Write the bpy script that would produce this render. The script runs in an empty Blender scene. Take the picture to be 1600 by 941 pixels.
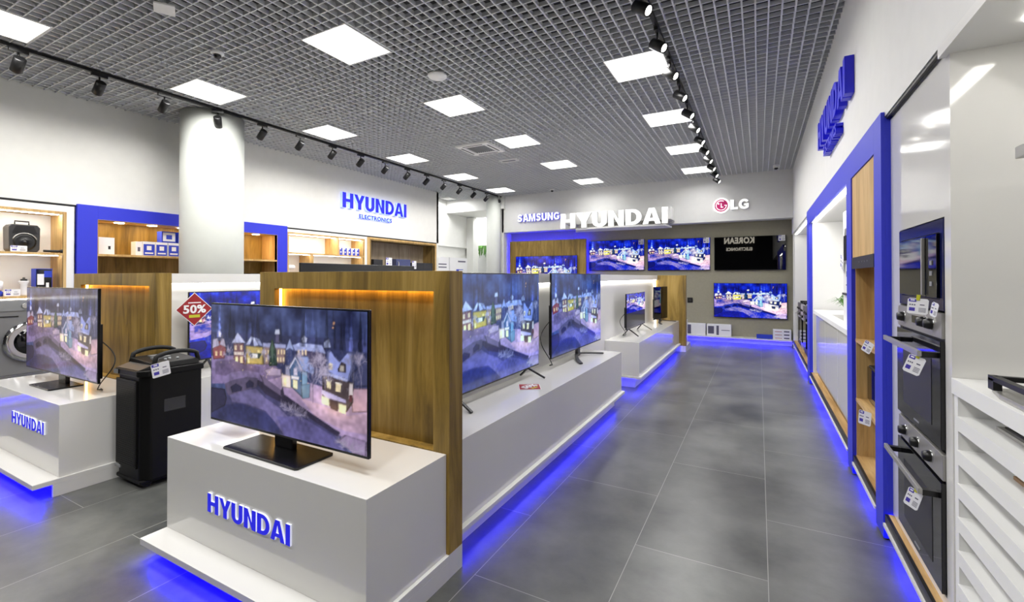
import bpy, bmesh, math, random
import numpy as np
from mathutils import Vector, Matrix

# ------------------------------------------------------------------ camera, light, exposure
sc = bpy.context.scene
C = sc.collection
cam_d = bpy.data.cameras.new('camera')
cam = bpy.data.objects.new('camera', cam_d)
C.objects.link(cam)
cam.location = (0, 0, 1.5)
cam.rotation_euler = (math.pi / 2 + 0.0085, 0, 0.4947)
cam_d.sensor_fit = 'HORIZONTAL'
cam_d.sensor_width = 36
cam_d.lens = 36 * 714.85 / 1600
cam_d.shift_y = -43.9 / 1600
cam_d.clip_start = 0.02
sc.camera = cam
world = bpy.data.worlds.new('world')
sc.world = world
world.use_nodes = True
world.node_tree.nodes['Background'].inputs[0].default_value = (0.9, 0.95, 1, 1)
world.node_tree.nodes['Background'].inputs[1].default_value = 0.3
sc.view_settings.view_transform = 'Standard'
sc.view_settings.look = 'None'
sc.view_settings.gamma = 1
sc.view_settings.use_curve_mapping = False
sc.view_settings.exposure = 0.0
sc.cycles.use_denoising = True
sc.cycles.max_bounces = 8
sc.cycles.diffuse_bounces = 5
sc.cycles.glossy_bounces = 4
sc.cycles.sample_clamp_indirect = 6
PANEL_W = 35.0     # watts of each ceiling panel
SPOT_W = 24.0      # watts of each track spot
BLUE_E = 27.0       # radiance of the blue plinth strips
WARM_E = 18.0
WHITE_E = 16.0

# ------------------------------------------------------------------ materials
def lin(c):
    r = []
    for v in c:
        v = v / 255
        r.append(v / 12.92 if v <= 0.04045 else ((v + 0.055) / 1.055) ** 2.4)
    return (r[0], r[1], r[2], 1)

def nmat(name):
    m = bpy.data.materials.new(name)
    m.use_nodes = True
    return m, m.node_tree.nodes, m.node_tree.links, m.node_tree.nodes['Principled BSDF']

def mat(name, c, rough=0.5, metal=0.0, spec=0.5, var=0.04, scale=8, coat=0.0):
    m, n, l, p = nmat(name)
    p.inputs['Roughness'].default_value = rough
    p.inputs['Metallic'].default_value = metal
    p.inputs['Specular IOR Level'].default_value = spec
    p.inputs['Coat Weight'].default_value = coat
    p.inputs['Coat Roughness'].default_value = 0.05
    tc = n.new('ShaderNodeTexCoord')
    no = n.new('ShaderNodeTexNoise'); no.inputs['Scale'].default_value = scale
    l.new(tc.outputs['Object'], no.inputs['Vector'])
    mx = n.new('ShaderNodeMix'); mx.data_type = 'RGBA'
    L = lin(c)
    mx.inputs[6].default_value = tuple(v * (1 - var) for v in L[:3]) + (1,)
    mx.inputs[7].default_value = tuple(min(1, v * (1 + var)) for v in L[:3]) + (1,)
    l.new(no.outputs['Fac'], mx.inputs[0])
    l.new(mx.outputs[2], p.inputs['Base Color'])
    return m

def emit(name, c, s, base=(230, 230, 230)):
    m, n, l, p = nmat(name)
    p.inputs['Base Color'].default_value = lin(base)
    p.inputs['Emission Color'].default_value = lin(c)
    p.inputs['Emission Strength'].default_value = s
    return m

def wood(name, dark, mid, light, rough=0.5, axis='Z', scale=1.0):
    m, n, l, p = nmat(name)
    p.inputs['Roughness'].default_value = rough
    tc = n.new('ShaderNodeTexCoord'); mp = n.new('ShaderNodeMapping')
    l.new(tc.outputs['Object'], mp.inputs['Vector'])
    s = {'Z': (4.6, 4.6, 0.55), 'Y': (4.6, 0.55, 4.6), 'X': (0.55, 4.6, 4.6)}[axis]
    mp.inputs['Scale'].default_value = tuple(v * scale for v in s)
    n1 = n.new('ShaderNodeTexNoise'); n1.inputs['Scale'].default_value = 1.6
    n1.inputs['Detail'].default_value = 8; n1.inputs['Roughness'].default_value = 0.62; n1.inputs['Distortion'].default_value = 1.1
    l.new(mp.outputs[0], n1.inputs['Vector'])
    mp2 = n.new('ShaderNodeMapping'); l.new(tc.outputs['Object'], mp2.inputs['Vector'])
    mp2.inputs['Scale'].default_value = tuple(v * scale * 14 if v > 1 else v * scale * 3 for v in s)
    n2 = n.new('ShaderNodeTexNoise'); n2.inputs['Scale'].default_value = 1.0; n2.inputs['Detail'].default_value = 3
    l.new(mp2.outputs[0], n2.inputs['Vector'])
    cr = n.new('ShaderNodeValToRGB')
    e = cr.color_ramp.elements
    e[0].position = 0.32; e[0].color = lin(dark); e[1].position = 0.72; e[1].color = lin(light)
    k = e.new(0.5); k.color = lin(mid)
    l.new(n1.outputs['Fac'], cr.inputs[0])
    mx = n.new('ShaderNodeMix'); mx.data_type = 'RGBA'; mx.blend_type = 'MULTIPLY'; mx.inputs[0].default_value = 0.28
    cr2 = n.new('ShaderNodeValToRGB'); cr2.color_ramp.elements[0].position = 0.35; cr2.color_ramp.elements[0].color = (0.45, 0.42, 0.38, 1)
    cr2.color_ramp.elements[1].position = 0.6; cr2.color_ramp.elements[1].color = (1, 1, 1, 1)
    l.new(n2.outputs['Fac'], cr2.inputs[0])
    l.new(cr.outputs[0], mx.inputs[6]); l.new(cr2.outputs[0], mx.inputs[7])
    l.new(mx.outputs[2], p.inputs['Base Color'])
    return m

def tile_floor():
    m, n, l, p = nmat('grey_porcelain_tile')
    tc = n.new('ShaderNodeTexCoord'); sp = n.new('ShaderNodeSeparateXYZ'); cb = n.new('ShaderNodeCombineXYZ')
    l.new(tc.outputs['Object'], sp.inputs[0])
    ay = n.new('ShaderNodeMath'); ay.operation = 'ADD'; ay.inputs[1].default_value = 20 * 1.29 - 2.595 + 1.29
    ax = n.new('ShaderNodeMath'); ax.operation = 'ADD'; ax.inputs[1].default_value = 26 * 0.65 - 0.035
    l.new(sp.outputs['Y'], ay.inputs[0]); l.new(sp.outputs['X'], ax.inputs[0])
    l.new(ay.outputs[0], cb.inputs['X']); l.new(ax.outputs[0], cb.inputs['Y'])
    br = n.new('ShaderNodeTexBrick')
    br.offset = 0.5; br.offset_frequency = 2; br.squash = 1.0
    br.inputs['Scale'].default_value = 1.0
    br.inputs['Brick Width'].default_value = 1.29
    br.inputs['Row Height'].default_value = 0.65
    br.inputs['Mortar Size'].default_value = 0.0022
    br.inputs['Mortar Smooth'].default_value = 0.3
    br.inputs['Color1'].default_value = (0.85, 0.85, 0.85, 1)
    br.inputs['Color2'].default_value = (1.1, 1.1, 1.1, 1)
    br.inputs['Mortar'].default_value = (1.0, 1.0, 1.0, 1)
    l.new(cb.outputs[0], br.inputs['Vector'])
    n1 = n.new('ShaderNodeTexNoise'); n1.inputs['Scale'].default_value = 1.5; n1.inputs['Detail'].default_value = 7
    n1.inputs['Roughness'].default_value = 0.62
    l.new(tc.outputs['Object'], n1.inputs['Vector'])
    cr = n.new('ShaderNodeValToRGB'); e = cr.color_ramp.elements
    e[0].position = 0.3; e[0].color = lin((58, 60, 59)); e[1].position = 0.75; e[1].color = lin((116, 117, 113))
    l.new(n1.outputs['Fac'], cr.inputs[0])
    mu = n.new('ShaderNodeMix'); mu.data_type = 'RGBA'; mu.blend_type = 'MULTIPLY'; mu.inputs[0].default_value = 1
    l.new(cr.outputs[0], mu.inputs[6]); l.new(br.outputs['Color'], mu.inputs[7])
    mg = n.new('ShaderNodeMix'); mg.data_type = 'RGBA'; mg.inputs[7].default_value = lin((150, 150, 145))
    l.new(br.outputs['Fac'], mg.inputs[0]); l.new(mu.outputs[2], mg.inputs[6])
    l.new(mg.outputs[2], p.inputs['Base Color'])
    rr = n.new('ShaderNodeMapRange'); rr.inputs[3].default_value = 0.24; rr.inputs[4].default_value = 0.42
    l.new(n1.outputs['Fac'], rr.inputs[0]); l.new(rr.outputs[0], p.inputs['Roughness'])
    bp = n.new('ShaderNodeBump'); bp.inputs['Strength'].default_value = 0.15; bp.inputs['Distance'].default_value = 0.01
    l.new(n1.outputs['Fac'], bp.inputs['Height']); l.new(bp.outputs[0], p.inputs['Normal'])
    return m

def screen_mat(name, strength, sat, gain=1.0):
    m, n, l, p = nmat(name)
    p.inputs['Base Color'].default_value = (0.006, 0.006, 0.008, 1)
    p.inputs['Roughness'].default_value = 0.12
    a = n.new('ShaderNodeAttribute'); a.attribute_name = 'picture'
    hs = n.new('ShaderNodeHueSaturation'); hs.inputs['Saturation'].default_value = sat; hs.inputs['Value'].default_value = gain
    l.new(a.outputs['Color'], hs.inputs['Color'])
    l.new(hs.outputs[0], p.inputs['Emission Color'])
    p.inputs['Emission Strength'].default_value = strength
    return m

M = dict(
    wall=mat('white_wall_paint', (226, 226, 222), 0.7),
    column=mat('pale_grey_column_paint', (204, 207, 201), 0.6),
    wallgrey=mat('grey_green_wall', (150, 146, 128), 0.75, scale=20, var=0.08),
    fascia=mat('white_fascia', (222, 222, 220), 0.55),
    gloss=mat('white_gloss_lacquer', (226, 225, 222), 0.09, var=0.01, coat=0.3),
    satin=mat('white_satin', (224, 223, 220), 0.28, var=0.01),
    white=mat('white_matt_panel', (236, 236, 234), 0.45, var=0.02),
    grid=mat('grid_aluminium', (206, 208, 211), 0.42, metal=0.0, var=0.03),
    plenum=mat('plenum_dark', (40, 40, 42), 0.9),
    black=mat('black_plastic', (16, 16, 17), 0.38),
    bezel=mat('black_bezel', (10, 10, 12), 0.25),
    dgrey=mat('dark_grey_plastic', (46, 46, 48), 0.45),
    rubber=mat('black_rubber', (14, 14, 14), 0.7),
    glass=mat('black_glass', (7, 8, 12), 0.05, spec=0.7, var=0.0),
    steel=mat('brushed_steel', (172, 170, 166), 0.32, metal=0.55),
    silver=mat('silver_plastic', (150, 152, 154), 0.35, metal=0.5),
    washer=mat('washer_grey', (128, 128, 130), 0.35, metal=0.3),
    chrome=mat('chrome', (220, 220, 222), 0.08, metal=1.0),
    blue=mat('blue_lacquer', (42, 52, 205), 0.45, var=0.02),
    bluel=mat('blue_letter', (22, 24, 225), 0.35, var=0.0),
    bluebox=mat('blue_box_print', (38, 62, 190), 0.5),
    navy=mat('navy_fridge', (74, 80, 118), 0.35),
    bluerefl=mat('dark_glass_blue_reflection', (14, 20, 70), 0.15),  # blue reflection painted into the dark trim colour
    card=mat('white_card', (236, 236, 240), 0.6, var=0.01),
    purple=mat('card_purple_print', (70, 58, 170), 0.6),
    ink=mat('card_ink', (90, 88, 110), 0.6),
    red=mat('red_sticker', (150, 24, 32), 0.5),
    yellow=mat('yellow_ink', (190, 190, 40), 0.5),
    brown=mat('carton', (150, 120, 90), 0.7),
    pink=mat('magenta_disc', (200, 20, 110), 0.4),
    green=mat('leaf_green', (70, 120, 40), 0.5, var=0.2),
    steelblue=mat('kettle_glass', (150, 160, 175), 0.15),
    oak=wood('oak_vertical', (104, 82, 32), (146, 118, 50), (178, 148, 80)),
    oakh=wood('oak_light_ledge', (168, 130, 76), (198, 160, 104), (222, 190, 138), axis='Y'),
    oakl=wood('oak_light_vertical', (176, 136, 78), (204, 168, 108), (224, 192, 136)),
    oakd=wood('oak_dark_vertical', (98, 78, 42), (134, 108, 60), (164, 134, 80)),
    oakg=wood('oak_grey_panel', (128, 112, 90), (160, 144, 120), (182, 168, 146)),
    floor=tile_floor(),
    panel=emit('led_panel', (255, 254, 248), 2.5),
    blueled=emit('blue_led', (14, 0, 255), BLUE_E),
    bluestrong=emit('blue_led_strong', (14, 0, 255), BLUE_E * 2.6),
    bluelit=emit('blue_letter_lit', (16, 16, 225), 0.75, (10, 10, 150)),
    warmled=emit('warm_led', (255, 190, 90), WARM_E),
    whiteled=emit('white_led', (255, 252, 244), WHITE_E),
    glow=emit('lit_letter', (255, 255, 255), 1.15),
    letterwhite=emit('white_letter_front', (235, 240, 255), .9),
    edge=emit('letter_edge', (215, 222, 255), 0.45),
    jet=mat('jet_black_shell', (5, 5, 6), 0.5, spec=0.25),
    offscreen=mat('switched_off_screen', (5, 5, 6), 0.012, spec=0.6, var=0.0),
    glowdim=emit('lit_sign_behind', (255, 246, 226), 6.0),
    unitled=emit('unit_led', (255, 252, 244), WHITE_E * 2.6),
    downlight=emit('warm_downlight', (255, 222, 170), 70.0),
    bulb=emit('spot_lens', (255, 250, 240), 9.0),
    haloblue=emit('halo_blue', (90, 130, 255), 1.5),
    wscreen=screen_mat('wall_tv_picture', 1.0, 1.0, 1.0),
    fscreen=screen_mat('floor_tv_picture', 0.85, 0.88, 1.0),
    bscreen=screen_mat('blue_tv_picture', 1.0, 1.0, 1.0),
)

# ------------------------------------------------------------------ mesh helpers
class MB:
    def __init__(s):
        s.v = []; s.f = []; s.m = []; s.mats = []; s.mi = 0; s.smooth = set()
    def use(s, m):
        if isinstance(m, str): m = M[m]
        if m not in s.mats: s.mats.append(m)
        s.mi = s.mats.index(m); return s
    def quad(s, *p):
        b = len(s.v); s.v += [tuple(q) for q in p]; s.f.append(tuple(range(b, b + len(p)))); s.m.append(s.mi); return s
    def box(s, x0, x1, y0, y1, z0, z1):
        b = len(s.v)
        s.v += [(x0, y0, z0), (x1, y0, z0), (x1, y1, z0), (x0, y1, z0), (x0, y0, z1), (x1, y0, z1), (x1, y1, z1), (x0, y1, z1)]
        for q in ((0, 3, 2, 1), (4, 5, 6, 7), (0, 1, 5, 4), (1, 2, 6, 5), (2, 3, 7, 6), (3, 0, 4, 7)):
            s.f.append(tuple(b + i for i in q)); s.m.append(s.mi)
        return s
    def lathe(s, prof, c=(0, 0, 0), ax='Z', n=32, smooth=True):
        # prof: list of (r, h) ; closed with caps
        b = len(s.v)
        for r, h in prof:
            for i in range(n):
                a = 2 * math.pi * i / n; x, y = r * math.cos(a), r * math.sin(a)
                p = {'Z': (x, y, h), 'X': (h, x, y), 'Y': (y, h, x)}[ax]
                s.v.append((p[0] + c[0], p[1] + c[1], p[2] + c[2]))
        for k in range(len(prof) - 1):
            for i in range(n):
                j = (i + 1) % n
                if smooth: s.smooth.add(len(s.f))
                s.f.append((b + k * n + i, b + k * n + j, b + (k + 1) * n + j, b + (k + 1) * n + i)); s.m.append(s.mi)
        if prof[0][0] > 1e-5: s.f.append(tuple(b + i for i in range(n))[::-1]); s.m.append(s.mi)
        if prof[-1][0] > 1e-5: s.f.append(tuple(b + (len(prof) - 1) * n + i for i in range(n))); s.m.append(s.mi)
        return s
    def cyl(s, c, r, h, ax='Z', n=24):
        return s.lathe([(r, 0), (r, h)], c, ax, n)
    def prism(s, pts, axis, a, b_):
        # extrude polygon (2D pts) along axis from a to b_
        def P(u, v, w): return {'X': (w, u, v), 'Y': (u, w, v), 'Z': (u, v, w)}[axis]
        n = len(pts); b = len(s.v)
        s.v += [P(u, v, a) for u, v in pts] + [P(u, v, b_) for u, v in pts]
        s.f.append(tuple(b + i for i in range(n))[::-1]); s.m.append(s.mi)
        s.f.append(tuple(b + n + i for i in range(n))); s.m.append(s.mi)
        for i in range(n):
            j = (i + 1) % n
            s.f.append((b + i, b + j, b + n + j, b + n + i)); s.m.append(s.mi)
        return s
    def tube(s, pts, r, n=8):
        pts = [Vector(p) for p in pts]; b = len(s.v); prev = None
        for i, p in enumerate(pts):
            t = (pts[min(i + 1, len(pts) - 1)] - pts[max(i - 1, 0)]).normalized()
            if prev is None:
                u = t.cross(Vector((0, 0, 1)))
                if u.length < 1e-3: u = t.cross(Vector((1, 0, 0)))
            else: u = prev - t * prev.dot(t)
            u.normalize(); prev = u; w = t.cross(u)
            for k in range(n):
                a = 2 * math.pi * k / n
                s.v.append(tuple(p + (u * math.cos(a) + w * math.sin(a)) * r))
        for i in range(len(pts) - 1):
            for k in range(n):
                j = (k + 1) % n
                s.smooth.add(len(s.f)); s.f.append((b + i * n + k, b + i * n + j, b + (i + 1) * n + j, b + (i + 1) * n + k)); s.m.append(s.mi)
        s.f.append(tuple(b + k for k in range(n))[::-1]); s.m.append(s.mi)
        s.f.append(tuple(b + (len(pts) - 1) * n + k for k in range(n))); s.m.append(s.mi)
        return s
    def bar(s, p, q, w, h):
        # box bar from p to q, width w (horizontal), height h
        p = Vector(p); q = Vector(q); t = (q - p).normalized(); u = t.cross(Vector((0, 0, 1)))
        if u.length < 1e-4: u = Vector((1, 0, 0))
        u.normalize(); k = u.cross(t).normalized(); b = len(s.v)
        for c in (p, q):
            for a, d in ((-1, -1), (1, -1), (1, 1), (-1, 1)):
                s.v.append(tuple(c + u * a * w / 2 + k * d * h / 2))
        for f in ((0, 1, 2, 3), (7, 6, 5, 4), (0, 4, 5, 1), (1, 5, 6, 2), (2, 6, 7, 3), (3, 7, 4, 0)):
            s.f.append(tuple(b + i for i in f)); s.m.append(s.mi)
        return s
    def build(s, name, m=None, parent=None, bev=0.0, seg=2):
        off = Vector((0, 0, 0))
        if parent is not None:
            off = world_of(parent)
        me = bpy.data.meshes.new(name)
        me.from_pydata([tuple(Vector(p) - off) for p in s.v], [], s.f)
        if m is not None and not s.mats:
            me.materials.append(M[m] if isinstance(m, str) else m)
        else:
            for q in s.mats: me.materials.append(q)
            me.polygons.foreach_set('material_index', s.m)
        sm = [i in s.smooth for i in range(len(s.f))]
        me.polygons.foreach_set('use_smooth', sm)
        me.validate(); me.update()
        bm = bmesh.new(); bm.from_mesh(me); bmesh.ops.recalc_face_normals(bm, faces=bm.faces); bm.to_mesh(me); bm.free()
        o = bpy.data.objects.new(name, me); C.objects.link(o)
        if parent is not None: o.parent = parent
        if bev > 0:
            b = o.modifiers.new('bevel', 'BEVEL'); b.width = bev; b.segments = seg; b.limit_method = 'ANGLE'
        return o

def world_of(o):
    p = Vector((0, 0, 0))
    while o is not None:
        p = p + Vector(o.location); o = o.parent
    return p

def tag(o, label, cat, group=None):
    o['label'] = label; o['category'] = cat
    if group: o['group'] = group
    return o

def thing(name, label, cat, loc=(0, 0, 0), group=None):
    o = bpy.data.objects.new(name, None); o.empty_display_size = 0.1
    C.objects.link(o); o.location = loc
    return tag(o, label, cat, group)

def kids(o): return [c for c in bpy.data.objects if c.parent == o]

def copy_tree(o, parent=None):
    c = o.copy(); C.objects.link(c); c.parent = parent
    for ch in kids(o): copy_tree(ch, c)
    return c

def struct(name, mb, m=None, bev=0.0):
    o = mb.build(name, m, None, bev); o['kind'] = 'structure'; return o

def bx(m, *a):
    return MB().use(m).box(*a)

def sub(parent, name, m, *a, bev=0.0):
    return MB().use(m).box(*a).build(name, None, parent, bev)

def text_mesh(txt, width, height, depth, bold=0.0, cap_w=None):
    """raised letters: x to the right, z up, front at y=0 facing -y, back at y=depth. Returns bmesh"""
    cu = bpy.data.curves.new('t', 'FONT'); cu.body = txt; cu.size = 1; cu.extrude = 0.05; cu.offset = bold; cu.resolution_u = 4
    cu.space_character = 1.0 + bold * 2.2
    ob = bpy.data.objects.new('t', cu); C.objects.link(ob)
    bpy.context.view_layer.update()
    dg = bpy.context.evaluated_depsgraph_get()
    me = bpy.data.meshes.new_from_object(ob.evaluated_get(dg))
    bpy.data.objects.remove(ob); bpy.data.curves.remove(cu)
    bm = bmesh.new(); bm.from_mesh(me); bpy.data.meshes.remove(me)
    bmesh.ops.remove_doubles(bm, verts=bm.verts, dist=1e-5)
    xs = [v.co.x for v in bm.verts]; ys = [v.co.y for v in bm.verts]; zs = [v.co.z for v in bm.verts]
    x0, x1, y0, y1, z0, z1 = min(xs), max(xs), min(ys), max(ys), min(zs), max(zs)
    for v in bm.verts:
        x = (v.co.x - x0) / (x1 - x0) * width; z = (v.co.y - y0) / (y1 - y0) * height
        y = (1 - (v.co.z - z0) / (z1 - z0)) * depth
        v.co = (x, y, z)
    bm.normal_update()
    bmesh.ops.recalc_face_normals(bm, faces=bm.faces)
    return bm

def split_islands(bm):
    seen = set(); out = []
    bm.verts.ensure_lookup_table()
    for v in bm.verts:
        if v in seen: continue
        st = [v]; comp = set()
        while st:
            q = st.pop()
            if q in comp: continue
            comp.add(q)
            for e in q.link_edges:
                w = e.other_vert(q)
                if w not in comp: st.append(w)
        seen |= comp; out.append(comp)
    out.sort(key=lambda c: min(v.co.x for v in c))
    return out

def glyph(ch):
    """heavy capitals in a unit-high cell: list of outline polygons (or rings) and the advance"""
    s = .265
    def arcp(cx, cy, rx, ry, a0, a1, n=10):
        return [(cx + rx * math.cos(math.radians(a0 + (a1 - a0) * i / n)), cy + ry * math.sin(math.radians(a0 + (a1 - a0) * i / n))) for i in range(n + 1)]
    if ch == 'H': return [[(0, 0), (s, 0), (s, .39), (.55, .39), (.55, 0), (.55 + s, 0), (.55 + s, 1), (.55, 1), (.55, .6), (s, .6), (s, 1), (0, 1)]], .785
    if ch == 'I': return [[(0, 0), (s, 0), (s, 1), (0, 1)]], s
    if ch == 'Y': return [[(.3, 0), (.3 + s, 0), (.3 + s, .4), (.835, 1), (.575, 1), (.4175, .63), (.26, 1), (0, 1), (.3, .4)]], .835
    if ch == 'N': return [[(0, 0), (s, 0), (s, .62), (.53, 0), (.785, 0), (.785, 1), (.785 - s, 1), (.785 - s, .38), (.255, 1), (0, 1)]], .785
    if ch == 'U': return [[(0, 1)] + arcp(.385, .36, .385, .37, 180, 360, 16) + [(.77, 1), (.77 - s, 1)] + arcp(.385, .36, .385 - s, .17, 360, 180, 12) + [(s, 1)]], .77
    if ch == 'A': return [[(0, 0), (.25, 0), (.30, .19), (.56, .19), (.61, 0), (.86, 0), (.565, 1), (.295, 1)], [(.345, .37), (.43, .76), (.515, .37)]], .86
    def stroke(P, t):
        L = []; Rr = []
        for i, p in enumerate(P):
            q0 = Vector(P[max(i - 1, 0)]); q1 = Vector(P[min(i + 1, len(P) - 1)]); d = (q1 - q0).normalized()
            L.append((p[0] - d.y * t / 2, p[1] + d.x * t / 2)); Rr.append((p[0] + d.y * t / 2, p[1] - d.x * t / 2))
        return L + Rr[::-1]
    if ch == 'S': return [stroke([(.64, .72), (.60, .83), (.50, .89), (.36, .895), (.20, .84), (.15, .73), (.22, .61), (.38, .54), (.54, .46), (.62, .33), (.58, .18), (.44, .11), (.30, .105), (.16, .17), (.11, .28)], .21)], .75
    if ch == 'M': return [[(0, 0), (.21, 0), (.21, .66), (.385, 0), (.575, 0), (.75, .66), (.75, 0), (.96, 0), (.96, 1), (.66, 1), (.48, .34), (.30, 1), (0, 1)]], .96
    if ch == 'G': return [stroke(arcp(.44, .5, .33, .395, 38, 300, 20) + [(.70, .20)], .22), [(.44, .35), (.61, .35), (.61, .12), (.81, .12), (.81, .54), (.44, .54)]], .82
    if ch == 'L': return [[(0, 0), (.6, 0), (.6, .21), (s, .21), (s, 1), (0, 1)]], .6
    if ch == 'D':
        o = [(0, 0)] + arcp(.33, .5, .46, .5, -90, 90, 16) + [(0, 1)]
        i = [(s, .2)] + arcp(.33, .5, .22, .3, -90, 90, 16) + [(s, .8)]
        return [o, i], .79
def block_text(txt, width, height, depth):
    """list of letter meshes (verts, faces, material index)"""
    gap = .085; adv = 0; out = []
    gl = []
    for ch in txt:
        polys, w = glyph(ch); gl.append((ch, polys, adv)); adv += w + (gap if ch not in 'YDA' else gap * .6)
    tot = adv - gap
    for ch, polys, ad in gl:
        cu = bpy.data.curves.new('t', 'CURVE'); cu.dimensions = '2D'; cu.fill_mode = 'BOTH'; cu.extrude = .5
        for p in polys:
            sp = cu.splines.new('POLY'); sp.points.add(len(p) - 1); sp.use_cyclic_u = True
            for k, (x, y) in enumerate(p): sp.points[k].co = ((x + ad) / tot * width, y * height, 0, 1)
        ob = bpy.data.objects.new('t', cu); C.objects.link(ob); bpy.context.view_layer.update()
        me = bpy.data.meshes.new_from_object(ob.evaluated_get(bpy.context.evaluated_depsgraph_get()))
        bpy.data.objects.remove(ob); bpy.data.curves.remove(cu)
        bm = bmesh.new(); bm.from_mesh(me); bpy.data.meshes.remove(me)
        bmesh.ops.remove_doubles(bm, verts=bm.verts, dist=1e-6)
        for v in bm.verts: v.co = (v.co.x, (.5 - v.co.z) * depth, v.co.y)
        bmesh.ops.recalc_face_normals(bm, faces=bm.faces); bm.normal_update(); bm.verts.index_update()
        out.append(([v.co.copy() for v in bm.verts], [[v.index for v in f.verts] for f in bm.faces], [0 if abs(f.normal.y) > .7 and f.calc_center_median().y < depth * .5 else 1 for f in bm.faces]))
        bm.free()
    return out
def sign(parent, txt, width, height, depth, frontm, sidem, loc, rz=0.0, bold=0.03, name='letter'):
    """each letter its own part of parent; loc = lower left of the text on its wall"""
    R = Matrix.Rotation(rz, 3, 'Z'); off = Vector(loc) - world_of(parent)
    if set(txt) <= set('HYUNDAISMGL'):
        for vs, fs, mi in block_text(txt, width, height, depth):
            me = bpy.data.meshes.new(name); me.from_pydata([tuple(R @ v + off) for v in vs], [], fs)
            me.materials.append(M[frontm]); me.materials.append(M[sidem]); me.polygons.foreach_set('material_index', mi); me.update()
            o = bpy.data.objects.new(name, me); C.objects.link(o); o.parent = parent
        return
    bm = text_mesh(txt, width, height, depth, bold)
    for comp in split_islands(bm):
        idx = {}; vs = []
        for v in comp: idx[v] = len(vs); vs.append(tuple(R @ v.co + off))
        fs = []; mi = []
        for f in bm.faces:
            if f.verts[0] in comp:
                fs.append([idx[v] for v in f.verts]); mi.append(0 if f.normal.y < -0.7 else 1)
        me = bpy.data.meshes.new(name); me.from_pydata(vs, [], fs)
        me.materials.append(M[frontm]); me.materials.append(M[sidem]); me.polygons.foreach_set('material_index', mi); me.update()
        o = bpy.data.objects.new(name, me); C.objects.link(o); o.parent = parent
    bm.free()
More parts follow.
